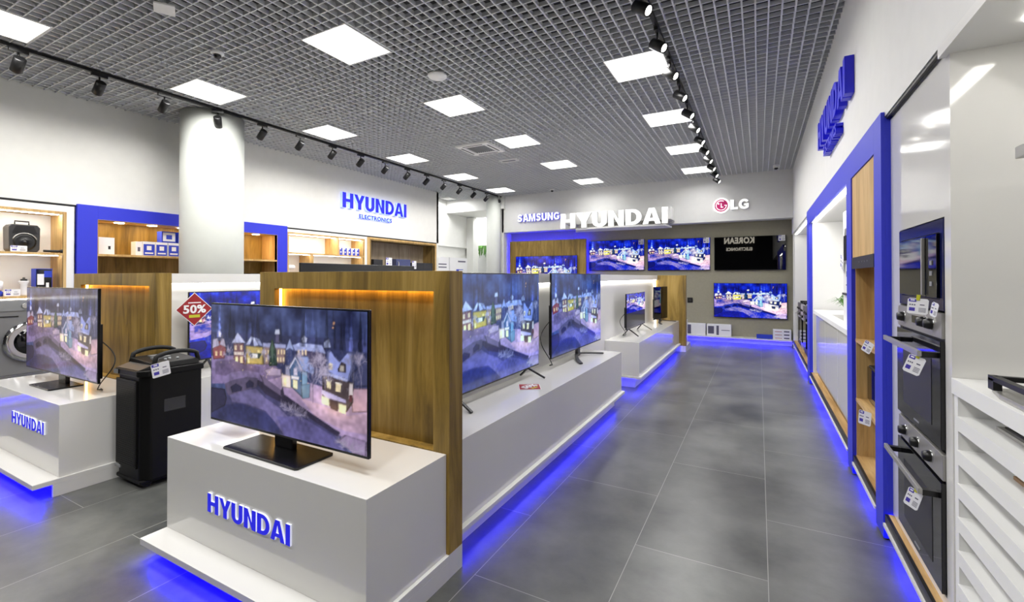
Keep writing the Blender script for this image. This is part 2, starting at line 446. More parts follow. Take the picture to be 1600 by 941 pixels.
# ------------------------------------------------------------------ the picture shown on the televisions
PICTURE = """
44 50 98 | -0.014 0.245 1.013 0.194 1.016 0.512 0.719 0.66 -0.006 0.688
120 100 150 | 0.001 0.457 0.401 0.393 0.513 0.506 0.528 0.706 0.34 0.63 0.005 0.702
96 78 120 | 0.032 0.501 0.176 0.461 0.364 0.49 0.365 0.55 0.122 0.613 0.034 0.614
60 56 104 | -0.004 0.802 0.124 0.756 0.354 0.658 0.528 0.706 0.677 0.781 0.867 0.902 0.917 1.029 0.001 1.062
40 42 98 | -0.002 0.899 0.237 0.823 0.408 0.854 0.495 0.918 0.509 1.044 0.001 1.045
98 88 142 | 0.138 0.753 0.341 0.676 0.406 0.736 0.493 0.787 0.588 0.877 0.744 0.968 0.888 1.001 0.532 0.994 0.47 0.91 0.408 0.839 0.264 0.816 0.168 0.824
84 76 140 | 0.482 0.863 0.633 0.821 0.827 0.915 0.888 1.001 0.532 1.001
168 140 188 | 0.391 0.604 0.537 0.531 0.761 0.568 1.007 0.54 1.002 0.999 0.917 0.991 0.867 0.902 0.677 0.768 0.527 0.685
186 150 180 | 0.631 0.681 0.762 0.704 0.905 0.746 1.004 0.693 1.002 0.847 0.886 0.857 0.721 0.797
196 152 176 | 0.912 0.548 1.007 0.527 1.004 0.693 0.924 0.715
44 36 66 | 0.34 0.593 0.404 0.617 0.539 0.682 0.677 0.768 0.862 0.877 0.847 0.911 0.678 0.816 0.528 0.752 0.406 0.706 0.354 0.643
110 92 130 | 0.365 0.55 0.515 0.651 0.528 0.706 0.392 0.627
40 36 74 | -0.005 0.736 0.109 0.727 0.125 0.803 0.112 0.87 -0.001 0.964
120 102 150 | 0.086 0.636 0.164 0.573 0.273 0.537 0.365 0.542 0.353 0.582 0.274 0.591 0.179 0.636 0.108 0.688
86 74 108 | 0.108 0.68 0.179 0.633 0.274 0.591 0.353 0.585 0.347 0.659 0.139 0.776 0.117 0.742
38 34 72 | 0.152 0.702 0.193 0.662 0.242 0.682 0.235 0.715 0.167 0.746
38 34 72 | 0.268 0.646 0.294 0.613 0.325 0.631 0.321 0.665 0.273 0.688
150 60 70 | 0.007 0.407 0.028 0.322 0.095 0.313 0.121 0.39 0.105 0.464 0.016 0.487
190 180 215 | 0.007 0.39 0.013 0.308 0.05 0.295 0.066 0.358
195 180 210 | 0.066 0.349 0.08 0.291 0.102 0.296 0.117 0.366
240 200 150 | 0.03 0.411 0.048 0.409 0.049 0.449 0.031 0.452
240 200 150 | 0.067 0.406 0.085 0.403 0.085 0.443 0.068 0.446
120 70 80 | 0.174 0.322 0.251 0.312 0.262 0.493 0.176 0.461
186 190 235 | 0.157 0.324 0.205 0.225 0.267 0.309
245 215 170 | 0.182 0.341 0.199 0.339 0.2 0.378 0.183 0.381
245 215 170 | 0.224 0.336 0.24 0.333 0.241 0.372 0.224 0.375
235 215 205 | 0.178 0.397 0.252 0.386 0.252 0.414 0.178 0.421
250 225 170 | 0.189 0.435 0.209 0.432 0.21 0.478 0.19 0.474
250 225 170 | 0.224 0.429 0.244 0.426 0.245 0.483 0.225 0.48
200 170 70 | 0.263 0.33 0.39 0.327 0.392 0.47 0.27 0.484
176 184 235 | 0.263 0.325 0.302 0.248 0.335 0.259 0.362 0.316 0.326 0.332 0.315 0.269 0.294 0.321
150 160 215 | 0.335 0.259 0.364 0.316 0.387 0.32 0.361 0.264
40 62 50 | 0.291 0.388 0.382 0.378 0.363 0.426 0.298 0.425
240 235 235 | 0.313 0.389 0.352 0.389 0.35 0.424 0.314 0.425
255 230 140 | 0.278 0.428 0.295 0.428 0.296 0.471 0.279 0.471
255 230 140 | 0.349 0.356 0.366 0.354 0.366 0.381 0.35 0.38
150 120 120 | 0.39 0.32 0.54 0.313 0.536 0.43 0.392 0.47
165 170 225 | 0.387 0.293 0.54 0.287 0.54 0.316 0.39 0.326
250 220 165 | 0.4 0.348 0.41 0.347 0.411 0.384 0.401 0.384
250 220 165 | 0.419 0.346 0.429 0.344 0.43 0.381 0.42 0.381
250 220 165 | 0.487 0.336 0.496 0.334 0.497 0.371 0.487 0.371
250 220 165 | 0.508 0.332 0.518 0.331 0.518 0.367 0.509 0.367
250 220 165 | 0.525 0.33 0.535 0.329 0.535 0.365 0.526 0.365
250 220 165 | 0.408 0.407 0.419 0.405 0.419 0.442 0.408 0.443
250 220 165 | 0.482 0.395 0.492 0.393 0.493 0.43 0.482 0.43
250 220 165 | 0.502 0.392 0.513 0.39 0.513 0.426 0.502 0.427
250 220 165 | 0.521 0.389 0.532 0.387 0.532 0.423 0.522 0.423
90 84 130 | 0.471 0.286 0.475 0.183 0.494 0.181 0.501 0.282
200 205 235 | 0.467 0.213 0.472 0.176 0.497 0.173 0.502 0.209
34 60 52 | 0.449 0.241 0.477 0.337 0.486 0.46 0.43 0.478 0.426 0.374 0.44 0.298
80 110 90 | 0.449 0.241 0.462 0.324 0.454 0.459 0.44 0.342
170 150 190 | 0.396 0.514 0.452 0.481 0.513 0.485 0.514 0.535 0.422 0.553
50 62 120 | 0.549 0.326 0.564 0.238 0.584 0.321 0.587 0.435 0.548 0.471
150 165 225 | 0.535 0.336 0.564 0.235 0.593 0.327 0.565 0.31
150 150 190 | 0.536 0.451 0.571 0.438 0.585 0.607 0.538 0.603
70 62 100 | 0.604 0.304 0.778 0.279 0.78 0.455 0.605 0.375
150 160 220 | 0.581 0.286 0.626 0.261 0.757 0.261 0.779 0.32 0.672 0.315 0.599 0.326
170 176 215 | 0.639 0.228 0.653 0.201 0.67 0.224 0.666 0.256 0.642 0.256
245 215 175 | 0.616 0.317 0.626 0.315 0.626 0.357 0.616 0.356
245 215 175 | 0.638 0.313 0.648 0.312 0.649 0.354 0.639 0.353
245 215 175 | 0.658 0.31 0.668 0.309 0.669 0.351 0.659 0.349
60 92 140 | 0.562 0.468 0.603 0.375 0.64 0.468 0.643 0.679 0.573 0.609
130 150 215 | 0.605 0.368 0.678 0.356 0.717 0.44 0.717 0.495 0.64 0.468
205 205 240 | 0.554 0.47 0.598 0.366 0.648 0.464 0.638 0.474 0.601 0.39 0.565 0.475
110 150 190 | 0.64 0.468 0.673 0.476 0.675 0.629 0.64 0.679
255 235 190 | 0.584 0.55 0.614 0.551 0.615 0.622 0.585 0.614
235 225 235 | 0.575 0.523 0.624 0.522 0.621 0.545 0.577 0.546
215 205 235 | 0.59 0.463 0.611 0.459 0.614 0.516 0.591 0.517
235 215 215 | 0.511 0.521 0.572 0.524 0.574 0.624 0.515 0.622
255 230 180 | 0.526 0.547 0.543 0.547 0.544 0.609 0.526 0.605
90 130 170 | 0.636 0.582 0.691 0.556 0.687 0.668 0.643 0.686
150 160 210 | 0.768 0.239 0.798 0.208 0.81 0.274 0.768 0.28
80 66 72 | 0.76 0.473 0.902 0.498 0.931 0.505 0.928 0.649 0.895 0.723 0.762 0.691
140 152 232 | 0.786 0.454 0.787 0.307 0.804 0.291 0.829 0.339 0.856 0.374 0.89 0.315 0.902 0.295 0.924 0.3 0.926 0.401 0.907 0.497 0.822 0.474
175 182 240 | 0.76 0.466 0.822 0.463 0.902 0.487 0.898 0.504 0.77 0.479
60 50 60 | 0.846 0.423 0.866 0.367 0.891 0.379 0.89 0.441 0.848 0.442
240 225 200 | 0.794 0.396 0.805 0.383 0.819 0.391 0.817 0.435 0.795 0.436
190 180 170 | 0.859 0.394 0.881 0.394 0.88 0.436 0.858 0.435
255 232 180 | 0.785 0.519 0.81 0.524 0.809 0.574 0.786 0.569
255 232 180 | 0.837 0.527 0.865 0.532 0.863 0.588 0.835 0.587
235 225 215 | 0.783 0.509 0.812 0.511 0.812 0.522 0.781 0.52
235 225 215 | 0.833 0.518 0.869 0.521 0.869 0.534 0.833 0.528
190 180 235 | 0.759 0.589 0.782 0.597 0.89 0.635 0.892 0.658 0.783 0.645 0.757 0.617
255 230 185 | 0.757 0.634 0.799 0.647 0.8 0.701 0.758 0.692
52 36 44 | 0.807 0.645 0.846 0.656 0.847 0.729 0.808 0.717
255 230 185 | 0.852 0.668 0.892 0.674 0.891 0.737 0.853 0.731
225 210 215 | 0.908 0.51 0.929 0.51 0.928 0.61 0.905 0.628
90 40 50 | 0.909 0.595 0.926 0.591 0.923 0.644 0.907 0.641
255 240 190 | 0.952 0.477 0.965 0.474 0.965 0.505 0.952 0.508
60 64 110 | 0.921 0.442 1.005 0.323 1.007 0.514 0.931 0.531
52 44 70 | 0.509 0.653 0.521 0.621 0.532 0.683 0.53 0.706 0.508 0.689
150 124 170 | 0.847 0.935 0.886 0.883 1.001 0.898 0.998 1.001 0.926 1
240 170 120 | 0.82 0.084 0.83 0.083 0.83 0.103 0.82 0.104
240 170 120 | 0.816 0.122 0.824 0.121 0.824 0.132 0.816 0.133
"""

def draw_tree(img, x, y, L, a, depth, rng, colr, al, w, h):
    x2 = x + math.cos(a) * L * .5625; y2 = y - math.sin(a) * L
    n = max(2, int(L * h))
    for t in np.linspace(0, 1, n):
        i = int((x + (x2 - x) * t) * w); j = int((y + (y2 - y) * t) * h)
        if 0 <= i < w and 0 <= j < h:
            img[j, i] = img[j, i] * (1 - al) + colr * al
            if depth > 4 and i + 1 < w: img[j, i + 1] = img[j, i + 1] * (1 - al) + colr * al
    if depth > 0:
        for k in range(3 if depth > 2 else 2):
            draw_tree(img, x2 if k else x + (x2 - x) * .6, y2 if k else y + (y2 - y) * .6, L * rng.uniform(.55, .8), a + rng.uniform(-.8, .8), depth - 1, rng, colr, al, w, h)

def make_picture(W=288, H=162, ss=2):
    rng = np.random.RandomState(4)
    def noise(w, h, cells_x, cells_y):
        g = rng.rand(cells_y + 2, cells_x + 2)
        y = np.linspace(0, cells_y, h); x = np.linspace(0, cells_x, w)
        yi = y.astype(int); xi = x.astype(int); fy = (y - yi)[:, None]; fx = (x - xi)[None]
        fy = fy * fy * (3 - 2 * fy); fx = fx * fx * (3 - 2 * fx)
        a = g[yi][:, xi]; b = g[yi][:, xi + 1]; c = g[yi + 1][:, xi]; d = g[yi + 1][:, xi + 1]
        return a * (1 - fx) * (1 - fy) + b * fx * (1 - fy) + c * (1 - fx) * fy + d * fx * fy
    w, h = W * ss, H * ss
    u = (np.arange(w) + 0.5) / w; v = (np.arange(h) + 0.5) / h
    U, V = np.meshgrid(u, v)
    img = np.zeros((h, w, 3))
    n1 = noise(w, h, 12, 8); n2 = noise(w, h, 46, 5); n3 = noise(w, h, 60, 40)
    base = np.array([26, 34, 84.0]); hi = np.array([74, 92, 150.0]); lo = np.array([10, 14, 40.0])
    k = np.clip((n1 * 0.7 + n2 * 0.45 + n3 * 0.25) - 0.25, 0, 1)[..., None]
    img[:] = lo * (1 - k) + hi * k * 0.9 + base * 0.25
    for line in PICTURE.strip().splitlines():
        a, b = line.split('|'); col = np.array([float(t) for t in a.split()]); q = [float(t) for t in b.split()]
        P = list(zip(q[::2], q[1::2]))
        xs = [p[0] for p in P]; ys = [p[1] for p in P]
        i0 = max(0, int(min(xs) * w) - 1); i1 = min(w, int(max(xs) * w) + 2); j0 = max(0, int(min(ys) * h) - 1); j1 = min(h, int(max(ys) * h) + 2)
        if i1 <= i0 or j1 <= j0: continue
        u_ = U[j0:j1, i0:i1]; v_ = V[j0:j1, i0:i1]; ins = np.zeros(u_.shape, bool)
        for (xa, ya), (xb, yb) in zip(P, P[1:] + P[:1]):
            if ya == yb: continue
            c = (ya > v_) != (yb > v_)
            ins ^= c & (u_ < (xb - xa) * (v_ - ya) / (yb - ya) + xa)
        big = (max(xs) - min(xs)) > 0.18
        amp = 0.42 if big else 0.2
        nn = (1 + amp * (n3[j0:j1, i0:i1] * 0.6 + n1[j0:j1, i0:i1] * 0.9 - 0.75))[..., None]
        img[j0:j1, i0:i1] = np.where(ins[..., None], col * nn, img[j0:j1, i0:i1])
        if not big and (max(ys) - min(ys)) > 0.07:      # dark outline of walls and roofs
            gx, gy = sum(xs) / len(xs), sum(ys) / len(ys); inn = np.zeros(u_.shape, bool)
            Q = [(gx + (x_ - gx) * .86, gy + (y_ - gy) * .9) for x_, y_ in P]
            for (xa, ya), (xb, yb) in zip(Q, Q[1:] + Q[:1]):
                if ya != yb: inn ^= ((ya > v_) != (yb > v_)) & (u_ < (xb - xa) * (v_ - ya) / (yb - ya) + xa)
            img[j0:j1, i0:i1][ins & ~inn] *= .62
    cc = np.array([188, 176, 208.0]); dk = np.array([92, 80, 110.0])
    for (tx, ty, L, c_, al) in ((.705, .70, .13, dk, .7), (.70, .68, .12, cc, .55), (.725, .60, .10, cc, .5), (.75, .55, .09, cc, .5), (.775, .62, .08, cc, .5), (.66, .50, .07, cc, .45), (.97, .56, .10, cc, .3), (.93, .50, .08, cc * .7, .3), (.28, .50, .05, cc, .5), (.40, .48, .05, cc, .5), (.14, .50, .05, cc, .4), (.04, .40, .07, cc * .6, .3)):
        draw_tree(img, tx, ty, L, 1.57, 6, rng, c_, al, w, h)
    for (bx_, by_, br) in ((.56, .80, .045), (.60, .815, .05), (.635, .815, .04), (.53, .775, .03), (.90, .97, .05), (.95, .985, .05), (.86, .95, .03)):
        for _ in range(22):
            aa = rng.uniform(-.3, 3.4); draw_tree(img, bx_, by_, br * rng.uniform(.6, 1.1), aa, 2, rng, cc * rng.uniform(.7, 1.05), .45, w, h)
    # pools of lamplight on the snow
    for (gx, gy, gr, ga) in ((.64, .62, .05, .5), (.76, .66, .06, .6), (.83, .72, .05, .7), (.90, .72, .05, .4), (.55, .56, .04, .4), (.20, .50, .05, .35), (.30, .50, .04, .35), (.44, .52, .05, .3), (.95, .66, .05, .3)):
        g = np.exp(-(((U - gx) / gr) ** 2 + ((V - gy) / gr / 1.2) ** 2))[..., None]
        img[:] = img + g * ga * np.array([90, 66, 40.0])
    # conifer silhouettes in the wood behind
    for _ in range(46):
        tx = rng.uniform(0, 1); t0 = rng.uniform(-.05, .12); wd = rng.uniform(.006, .02); sh = rng.uniform(.55, 1.5)
        mk = (np.abs(U - tx) < wd * np.clip((V - t0) / .25, 0, 1) * (0.6 + .8 * n3)) & (V > t0) & (V < .26 + .05 * n1)
        img[mk] = img[mk] * sh
    # bare snowy twigs and lamplight speckles
    for _ in range(420):
        cx = rng.uniform(0.0, 0.97); cy = 0.30 + 0.12 * rng.rand() + 0.22 * cx * rng.rand()
        L = rng.uniform(0.01, 0.05); a = rng.uniform(0.9, 2.2)
        for t in np.linspace(0, L, 14):
            i = int((cx + t * math.cos(a) * 0.6) * w); j = int((cy - t * math.sin(a)) * h)
            if 0 <= i < w and 0 <= j < h: img[j, i] = img[j, i] * 0.5 + np.array([190, 180, 205]) * 0.4
    for _ in range(50):
        i = int(rng.uniform(0.02, 0.9) * w); j = int((rng.uniform(0.36, 0.52) + 0.12 * i / w) * h)
        img[j:j + 2, i:i + 2] = [255, 226, 170]
    img = img.reshape(H, ss, W, ss, 3).mean((1, 3))
    s = np.clip(img, 0, 255) / 255
    return np.where(s <= 0.04045, s / 12.92, ((s + 0.055) / 1.055) ** 2.4)

PIC = make_picture()
def vivid(p):
    s = np.clip(p, 0, 1) ** (1 / 2.2)
    L = s.mean(-1, keepdims=True)
    hi_ = np.stack([s[..., 0] * 1.55 - .12, s[..., 1] * 1.62 - .12, s[..., 2] * 1.35 - .02], -1)
    lo_ = np.stack([s[..., 0] * .25, s[..., 1] * .75 - .04, s[..., 2] * 2.0 - .15], -1)
    k = np.clip((L - .36) / .09, 0, 1)
    g = lo_ * (1 - k) + hi_ * k
    return np.clip(g, 0, 1) ** 2.2
PICW = vivid(PIC); PIC_ = PIC
_s = np.clip(PIC, 0, 1) ** (1 / 2.2)
PICB = np.clip(_s * np.array([.88, .98, 1.04]) + np.array([.0, .03, .06]), 0, 1) ** 2.2

def screen_mesh(w, h, m, mode='full'):
    PIC = {'wscreen': PICW, 'bscreen': PICB}.get(m, PIC_)
    """flat picture area centred on x, rising from z=0, facing -y"""
    nx, ny = 240, 135
    Hh, Ww = PIC.shape[:2]
    xs = np.linspace(-w / 2, w / 2, nx); zs = np.linspace(0, h, ny)
    X, Zz = np.meshgrid(xs, zs)
    co = np.zeros((ny * nx, 3)); co[:, 0] = X.ravel(); co[:, 2] = Zz.ravel()
    u = (X / w + 0.5); v = 1 - Zz / h
    if mode == 'upper': v = v / 0.55
    ui = np.clip(u * Ww - 0.5, 0, Ww - 1.001); vi = np.clip(np.minimum(v, 1) * Hh - 0.5, 0, Hh - 1.001)
    i = ui.astype(int); j = vi.astype(int); fu = (ui - i)[..., None]; fv = (vi - j)[..., None]
    colr = (PIC[j, i] * (1 - fu) + PIC[j, i + 1] * fu) * (1 - fv) + (PIC[j + 1, i] * (1 - fu) + PIC[j + 1, i + 1] * fu) * fv
    if mode == 'upper': colr = np.where(v[..., None] > 1, np.array([0.03, 0.03, 0.035]), colr)  # lower screen painted dark as the reflection of the counters
    idx = np.arange(ny * nx).reshape(ny, nx)
    fs = np.stack([idx[:-1, :-1], idx[:-1, 1:], idx[1:, 1:], idx[1:, :-1]], -1).reshape(-1, 4)
    me = bpy.data.meshes.new('screen')
    me.from_pydata(co.tolist(), [], fs.tolist())
    at = me.color_attributes.new('picture', 'FLOAT_COLOR', 'POINT')
    rgba = np.ones((ny * nx, 4), np.float32); rgba[:, :3] = colr.reshape(-1, 3)
    at.data.foreach_set('color', rgba.ravel())
    me.materials.append(M[m]); me.update()
    return me

# ------------------------------------------------------------------ the room
ZC = 3.77; GH = 0.038
XR = 0.64; XL = -7.63; YF = 11.29
struct('floor', bx('floor', -9.2, 2.2, -4.2, 13.4, -0.08, 0))
cg = MB()
cg.use('plenum').box(-9.2, 2.2, -4.2, 13.4, ZC + 0.32, ZC + 0.4)
cg.use('grid')
lights_xy = [(x, y) for x in (-1.14, -3.555, -5.955) for y in (-0.44, 1.365, 3.175, 4.985, 6.80, 8.60, 10.42) if not (x > -2 and y == 3.175)]
def grid_x(xa, xb, y):
    # a strip along x at this y, interrupted by the light panels
    cuts = sorted([(lx - 0.3, lx + 0.3) for lx, ly in lights_xy if abs(ly - y) < 0.295])
    x = xa
    for a, b in cuts:
        if a > x: cg.box(x, a, y - 0.005, y + 0.005, ZC + .001, ZC + GH)
        x = b
    if xb > x: cg.box(x, xb, y - 0.005, y + 0.005, ZC + .001, ZC + GH)
def grid_y(ya, yb, x):
    cuts = sorted([(ly - 0.3, ly + 0.3) for lx, ly in lights_xy if abs(lx - x) < 0.295])
    y = ya
    for a, b in cuts:
        if a > y: cg.box(x - 0.0065, x + 0.0065, y, a, ZC, ZC + GH)
        y = b
    if yb > y: cg.box(x - 0.0065, x + 0.0065, y, yb, ZC, ZC + GH)
y = -3.955
while y < 11.29:
    grid_x(XL, XR, y); y += 0.1005
x = -7.555
while x < XR:
    grid_y(-4, 11.29, x); x += 0.1005
for k in range(12): cg.box(-8.2, XL, 10.0 + k * 0.1, 10.01 + k * 0.1, ZC, ZC + GH)
for k in range(6): cg.box(-8.15 + k * 0.1, -8.14 + k * 0.1, 9.95, 11.2, ZC, ZC + GH)
struct('ceiling', cg)

struct('wall_alcove', bx('wall', -9.2, -8.3, 9.87, 9.95, 0, ZC))
# right side: fascia above the units, wall behind, soffit over the bays
struct('wall_right', bx('fascia', XR, XR + 0.12, -4, 11.7, 2.42, ZC + 0.33))
struct('wall_right', bx('wall', 1.36, 1.46, -4, 11.8, 0, ZC))
struct('wall_right', bx('satin', XR, 1.36, -4, 2.44, 2.38, 2.42))
struct('shadow_line_1', bx('black', XR + 0.005, XR + 0.02, -4, 3.32, 2.405, 2.42))  # black strip in place of the shadow line under the fascia
# left side
struct('wall_left', bx('wall', XL - 0.12, XL, -4, 9.95, 2.41, ZC + 0.33))
struct('wall_left', bx('wall', XL - 0.5, XL - 0.4, -4, 9.95, 0, 2.45))
struct('wall_left', bx('wall', XL - 0.5, XL, 9.87, 9.95, 0, ZC + 0.33))
struct('shadow_line_2', bx('black', XL - 0.03, XL + 0.004, -1, 9.87, 2.393, 2.412))  # black strip painted in as the left wall's shadow line
# alcove at the far left with a bright passage
struct('wall_alcove', bx('wall', -8.42, -8.3, 9.95, 12.6, 2.42, ZC + 0.33))
struct('wall_alcove', bx('wall', -8.5, -8.36, 9.95, 12.6, 0, 2.42))
struct('wall_alcove', bx('wall', -8.3, -8.05, 12.3, 12.6, 0, 3.4))
struct('wall_alcove', bx('wall', -8.3, -6.3, 11.2, 12.6, 3.42, ZC + 0.33))
struct('wall_alcove', bx('white', -9.2, -6.3, 13.3, 13.4, 0, ZC))
struct('wall_alcove', bx('wall', -9.2, -9.1, 12.6, 13.4, 0, ZC))
# far wall: fascia band over a recessed grey television wall
struct('wall_far', bx('fascia', -6.42, XR, YF, YF + 0.3, 2.75, ZC + 0.33))
struct('wall_far', bx('wallgrey', -6.42, 0.72, 11.75, 11.85, 0, 2.75))
struct('wall_far', bx('wall', -6.56, -6.36, YF, 12.6, 0, ZC + 0.33))
struct('wall_far', bx('wallgrey', -6.36, XR, YF + 0.3, 11.75, 2.75, 2.8))
struct('wall_near', bx('plenum', -9.2, 2.2, -4.2, -4.0, 0, ZC + 0.35))
struct('wall_right', bx('wall', XR, 1.36, 11.29, 11.4, 0, 2.42))

def column(x, y, r, label):
    c = MB().use('column')
    c.lathe([(r, 0), (r, ZC - 0.01)], (x, y, 0), 'Z', 48)
    o = struct('wall_column', c); o['label'] = label
column(-6.80, 3.68, 0.385, 'thick round white column')
column(-6.57, 11.08, 0.2, 'slim round white column')

# ------------------------------------------------------------------ ceiling fittings
ORD = ['first', 'second', 'third', 'fourth', 'fifth', 'sixth', 'seventh', 'eighth', 'ninth', 'tenth', 'eleventh', 'twelfth', 'thirteenth', 'fourteenth', 'fifteenth', 'sixteenth']
def light_panel():
    t = thing('ceiling_light', 'x', 'ceiling light', (0, 0, ZC), 'square LED panels in the grid ceiling')
    MB().use('panel').box(-.288, .288, -.288, .288, ZC + 0.001, ZC + 0.02).build('diffuser', None, t)
    l = bpy.data.lights.new('panel_light', 'AREA'); l.shape = 'SQUARE'; l.size = .57; l.energy = PANEL_W; l.spread = math.radians(160); l.color = (1, .985, .96)
    lo = bpy.data.objects.new('panel_light', l); C.objects.link(lo); lo.parent = t; lo.location = (0, 0, -.003)
    f = MB().use('white')
    for a in ((-.3, .3, -.3, -.288), (-.3, .3, .288, .3), (-.3, -.288, -.288, .288), (.288, .3, -.288, .288)):
        f.box(*a, ZC - 0.002, ZC + 0.03)
    f.build('frame', None, t)
    return t
lp = light_panel(); cnt = {}
rows = {-1.14: 'right row', -3.555: 'middle row', -5.955: 'left row'}
for i, (x, y) in enumerate(sorted(lights_xy)):
    o = lp if i == 0 else copy_tree(lp)
    o.location = (x, y, ZC)
    if y > 10:      # the last row hangs close to the far wall
        for ch in kids(o):
            if ch.type == 'LIGHT': ch.data = ch.data.copy(); ch.data.energy = PANEL_W * .4
    if y < 1.3 or (y < 1.5 and x > -5) :
        o['label'] = 'square LED ceiling panel behind the camera, %s from the rear wall in the %s' % (ORD[[-0.44, 1.365].index(y)], rows[x])
    else:
        k = cnt.get(x, 0); cnt[x] = k + 1
        o['label'] = 'square white LED ceiling panel, %s from the camera in the %s' % (ORD[k], rows[x])

t = thing('ceiling_light', 'added unseen lamp brightening the passage behind the slim column', 'ceiling light', (-8.2, 12.95, 3.6))  # fill lamp added out of view to brighten the passage
MB().use('white').box(-8.9, -6.9, 12.8, 13.1, 3.6, 3.64).build('housing', None, t)
l = bpy.data.lights.new('passage_fill', 'AREA'); l.shape = 'RECTANGLE'; l.size = 1.9; l.size_y = .25; l.energy = 60
lo = bpy.data.objects.new('passage_fill', l); C.objects.link(lo); lo.parent = t; lo.location = (.3, 0, -.004)
t = thing('ceiling_light', 'added lamp brightening the alcove above the table', 'ceiling light', (-7.85, 10.7, ZC - .01))  # second fill lamp, added to lift the alcove
MB().use('white').box(-8.0, -7.7, 10.55, 10.85, ZC - .03, ZC - .001).build('housing', None, t)
l = bpy.data.lights.new('alcove_fill', 'AREA'); l.shape = 'SQUARE'; l.size = .28; l.energy = 26
lo = bpy.data.objects.new('alcove_fill', l); C.objects.link(lo); lo.parent = t; lo.location = (0, 0, -.024)
def track_head(aim, name='track_spotlight', watts=SPOT_W):
    """origin on the rail underside; aim = unit direction of the beam"""
    t = thing(name, 'x', 'spotlight', (0, 0, 0), 'track spotlights')
    MB().use('black').box(-.018, .018, -.07, .07, -.03, 0).build('adapter', None, t)
    MB().use('black').cyl((0, 0, -.09), .009, .06).build('stem', None, t)
    a = Vector(aim).normalized()
    q = Vector((0, 0, -1)).rotation_difference(a)
    h = MB().use('black').lathe([(.036, .065), (.047, .06), (.047, -.085), (.042, -.09), (.038, -.075)], (0, 0, 0), 'Z', 24)
    h2 = MB().use('bulb').lathe([(.035, -.0795), (.035, -.0785)], (0, 0, 0), 'Z', 20)
    cpos = Vector((0, 0, -.14))
    for mb in (h, h2): mb.v = [tuple(q @ Vector(p) + cpos) for p in mb.v]
    h.build('lamp_body', None, t); h2.build('lens', None, t)
    l = bpy.data.lights.new('spot_light', 'SPOT'); l.energy = watts; l.spot_size = math.radians(88); l.spot_blend = 1.0; l.shadow_soft_size = 0.03
    l.color = (1, 0.96, 0.9)
    lo = bpy.data.objects.new('spot_light', l); C.objects.link(lo); lo.parent = t
    lo.location = cpos + a * 0.09; lo.rotation_euler = q.to_euler()
    return t
def rail(x, y0, y1, label):
    r = MB().use('black').box(x - .017, x + .017, y0, y1, ZC - .034, ZC)
    o = r.build('lighting_track', None); tag(o, label, 'lighting track')
TXL, TXR = -6.40, -0.80
rail(TXL, -1.0, 11.26, 'long black lighting track running over the left aisle')
rail(TXR, -1.0, 11.2, 'black lighting track running over the right aisle')
h0 = track_head((-1.0, 0.0, -0.85))
for k in range(16):
    o = h0 if k == 0 else copy_tree(h0)
    o.location = (TXL, 1.64 + 0.628 * k, ZC - .034)
    o['label'] = 'black track spotlight, %s from the camera on the left track' % ORD[k]; o['group'] = 'spotlights on the left track'
    if k == 3:
        o.rotation_euler.z = math.radians(-35)
        for ch in kids(o):
            if ch.type == 'LIGHT': ch.data = ch.data.copy(); ch.data.energy = SPOT_W * .12
h1 = track_head((0.9, -0.3, -0.7), watts=SPOT_W * .9)
for k in range(12):
    o = h1 if k == 0 else copy_tree(h1)
    o.location = (TXR, 3.60 + 0.655 * k, ZC - .034)
    o['label'] = 'black track spotlight, %s from the camera on the right track' % ORD[k]; o['group'] = 'spotlights on the right track'

t = MB().use('white').lathe([(.10, 0), (.11, -.012), (.10, -.03), (.0001, -.034)], (-3.17, 4.11, ZC + 0.001), 'Z', 32).build('smoke_detector'); tag(t, 'round white smoke detector in the middle of the grid ceiling', 'smoke detector')
def dome(x, y, label):
    t = thing('dome_camera', label, 'security camera', (x, y, ZC))
    MB().use('white').lathe([(.06, 0), (.06, -.025), (.045, -.035), (.0001, -.036)], (x, y, ZC), 'Z', 28).build('housing', None, t)
    MB().use('glass').lathe([(.036, -.034), (.034, -.055), (.022, -.07), (.0001, -.074)], (x, y, ZC), 'Z', 24).build('dome', None, t)
dome(-4.79, 2.63, 'small dome camera on the ceiling near the left light row')
dome(-4.70, 10.9, 'tiny dome camera on the ceiling above the SAMSUNG letters')
t = thing('dome_camera', 'white dome camera at the far right ceiling corner', 'security camera', (.32, 10.7, ZC))
MB().use('white').lathe([(.055, 0), (.06, -.04), (.05, -.06), (.0001, -.065)], (.32, 10.7, ZC), 'Z', 24).build('housing', None, t)
MB().use('glass').lathe([(.04, -.058), (.03, -.085), (.0001, -.095)], (.32, 10.7, ZC), 'Z', 24).build('dome', None, t)
t = MB().use('white'); t.prism([(-4.45, 1.93), (-4.30, 1.86), (-4.22, 1.98), (-4.38, 2.06)], 'Z', ZC - 0.05, ZC - 0.035)
t.cyl((-4.34, 1.96, ZC - 0.035), .02, .04)
tag(t.build('ceiling_sensor', None, None, 0.003), 'pale pink-white sensor plate hanging from the grid near the camera', 'sensor')
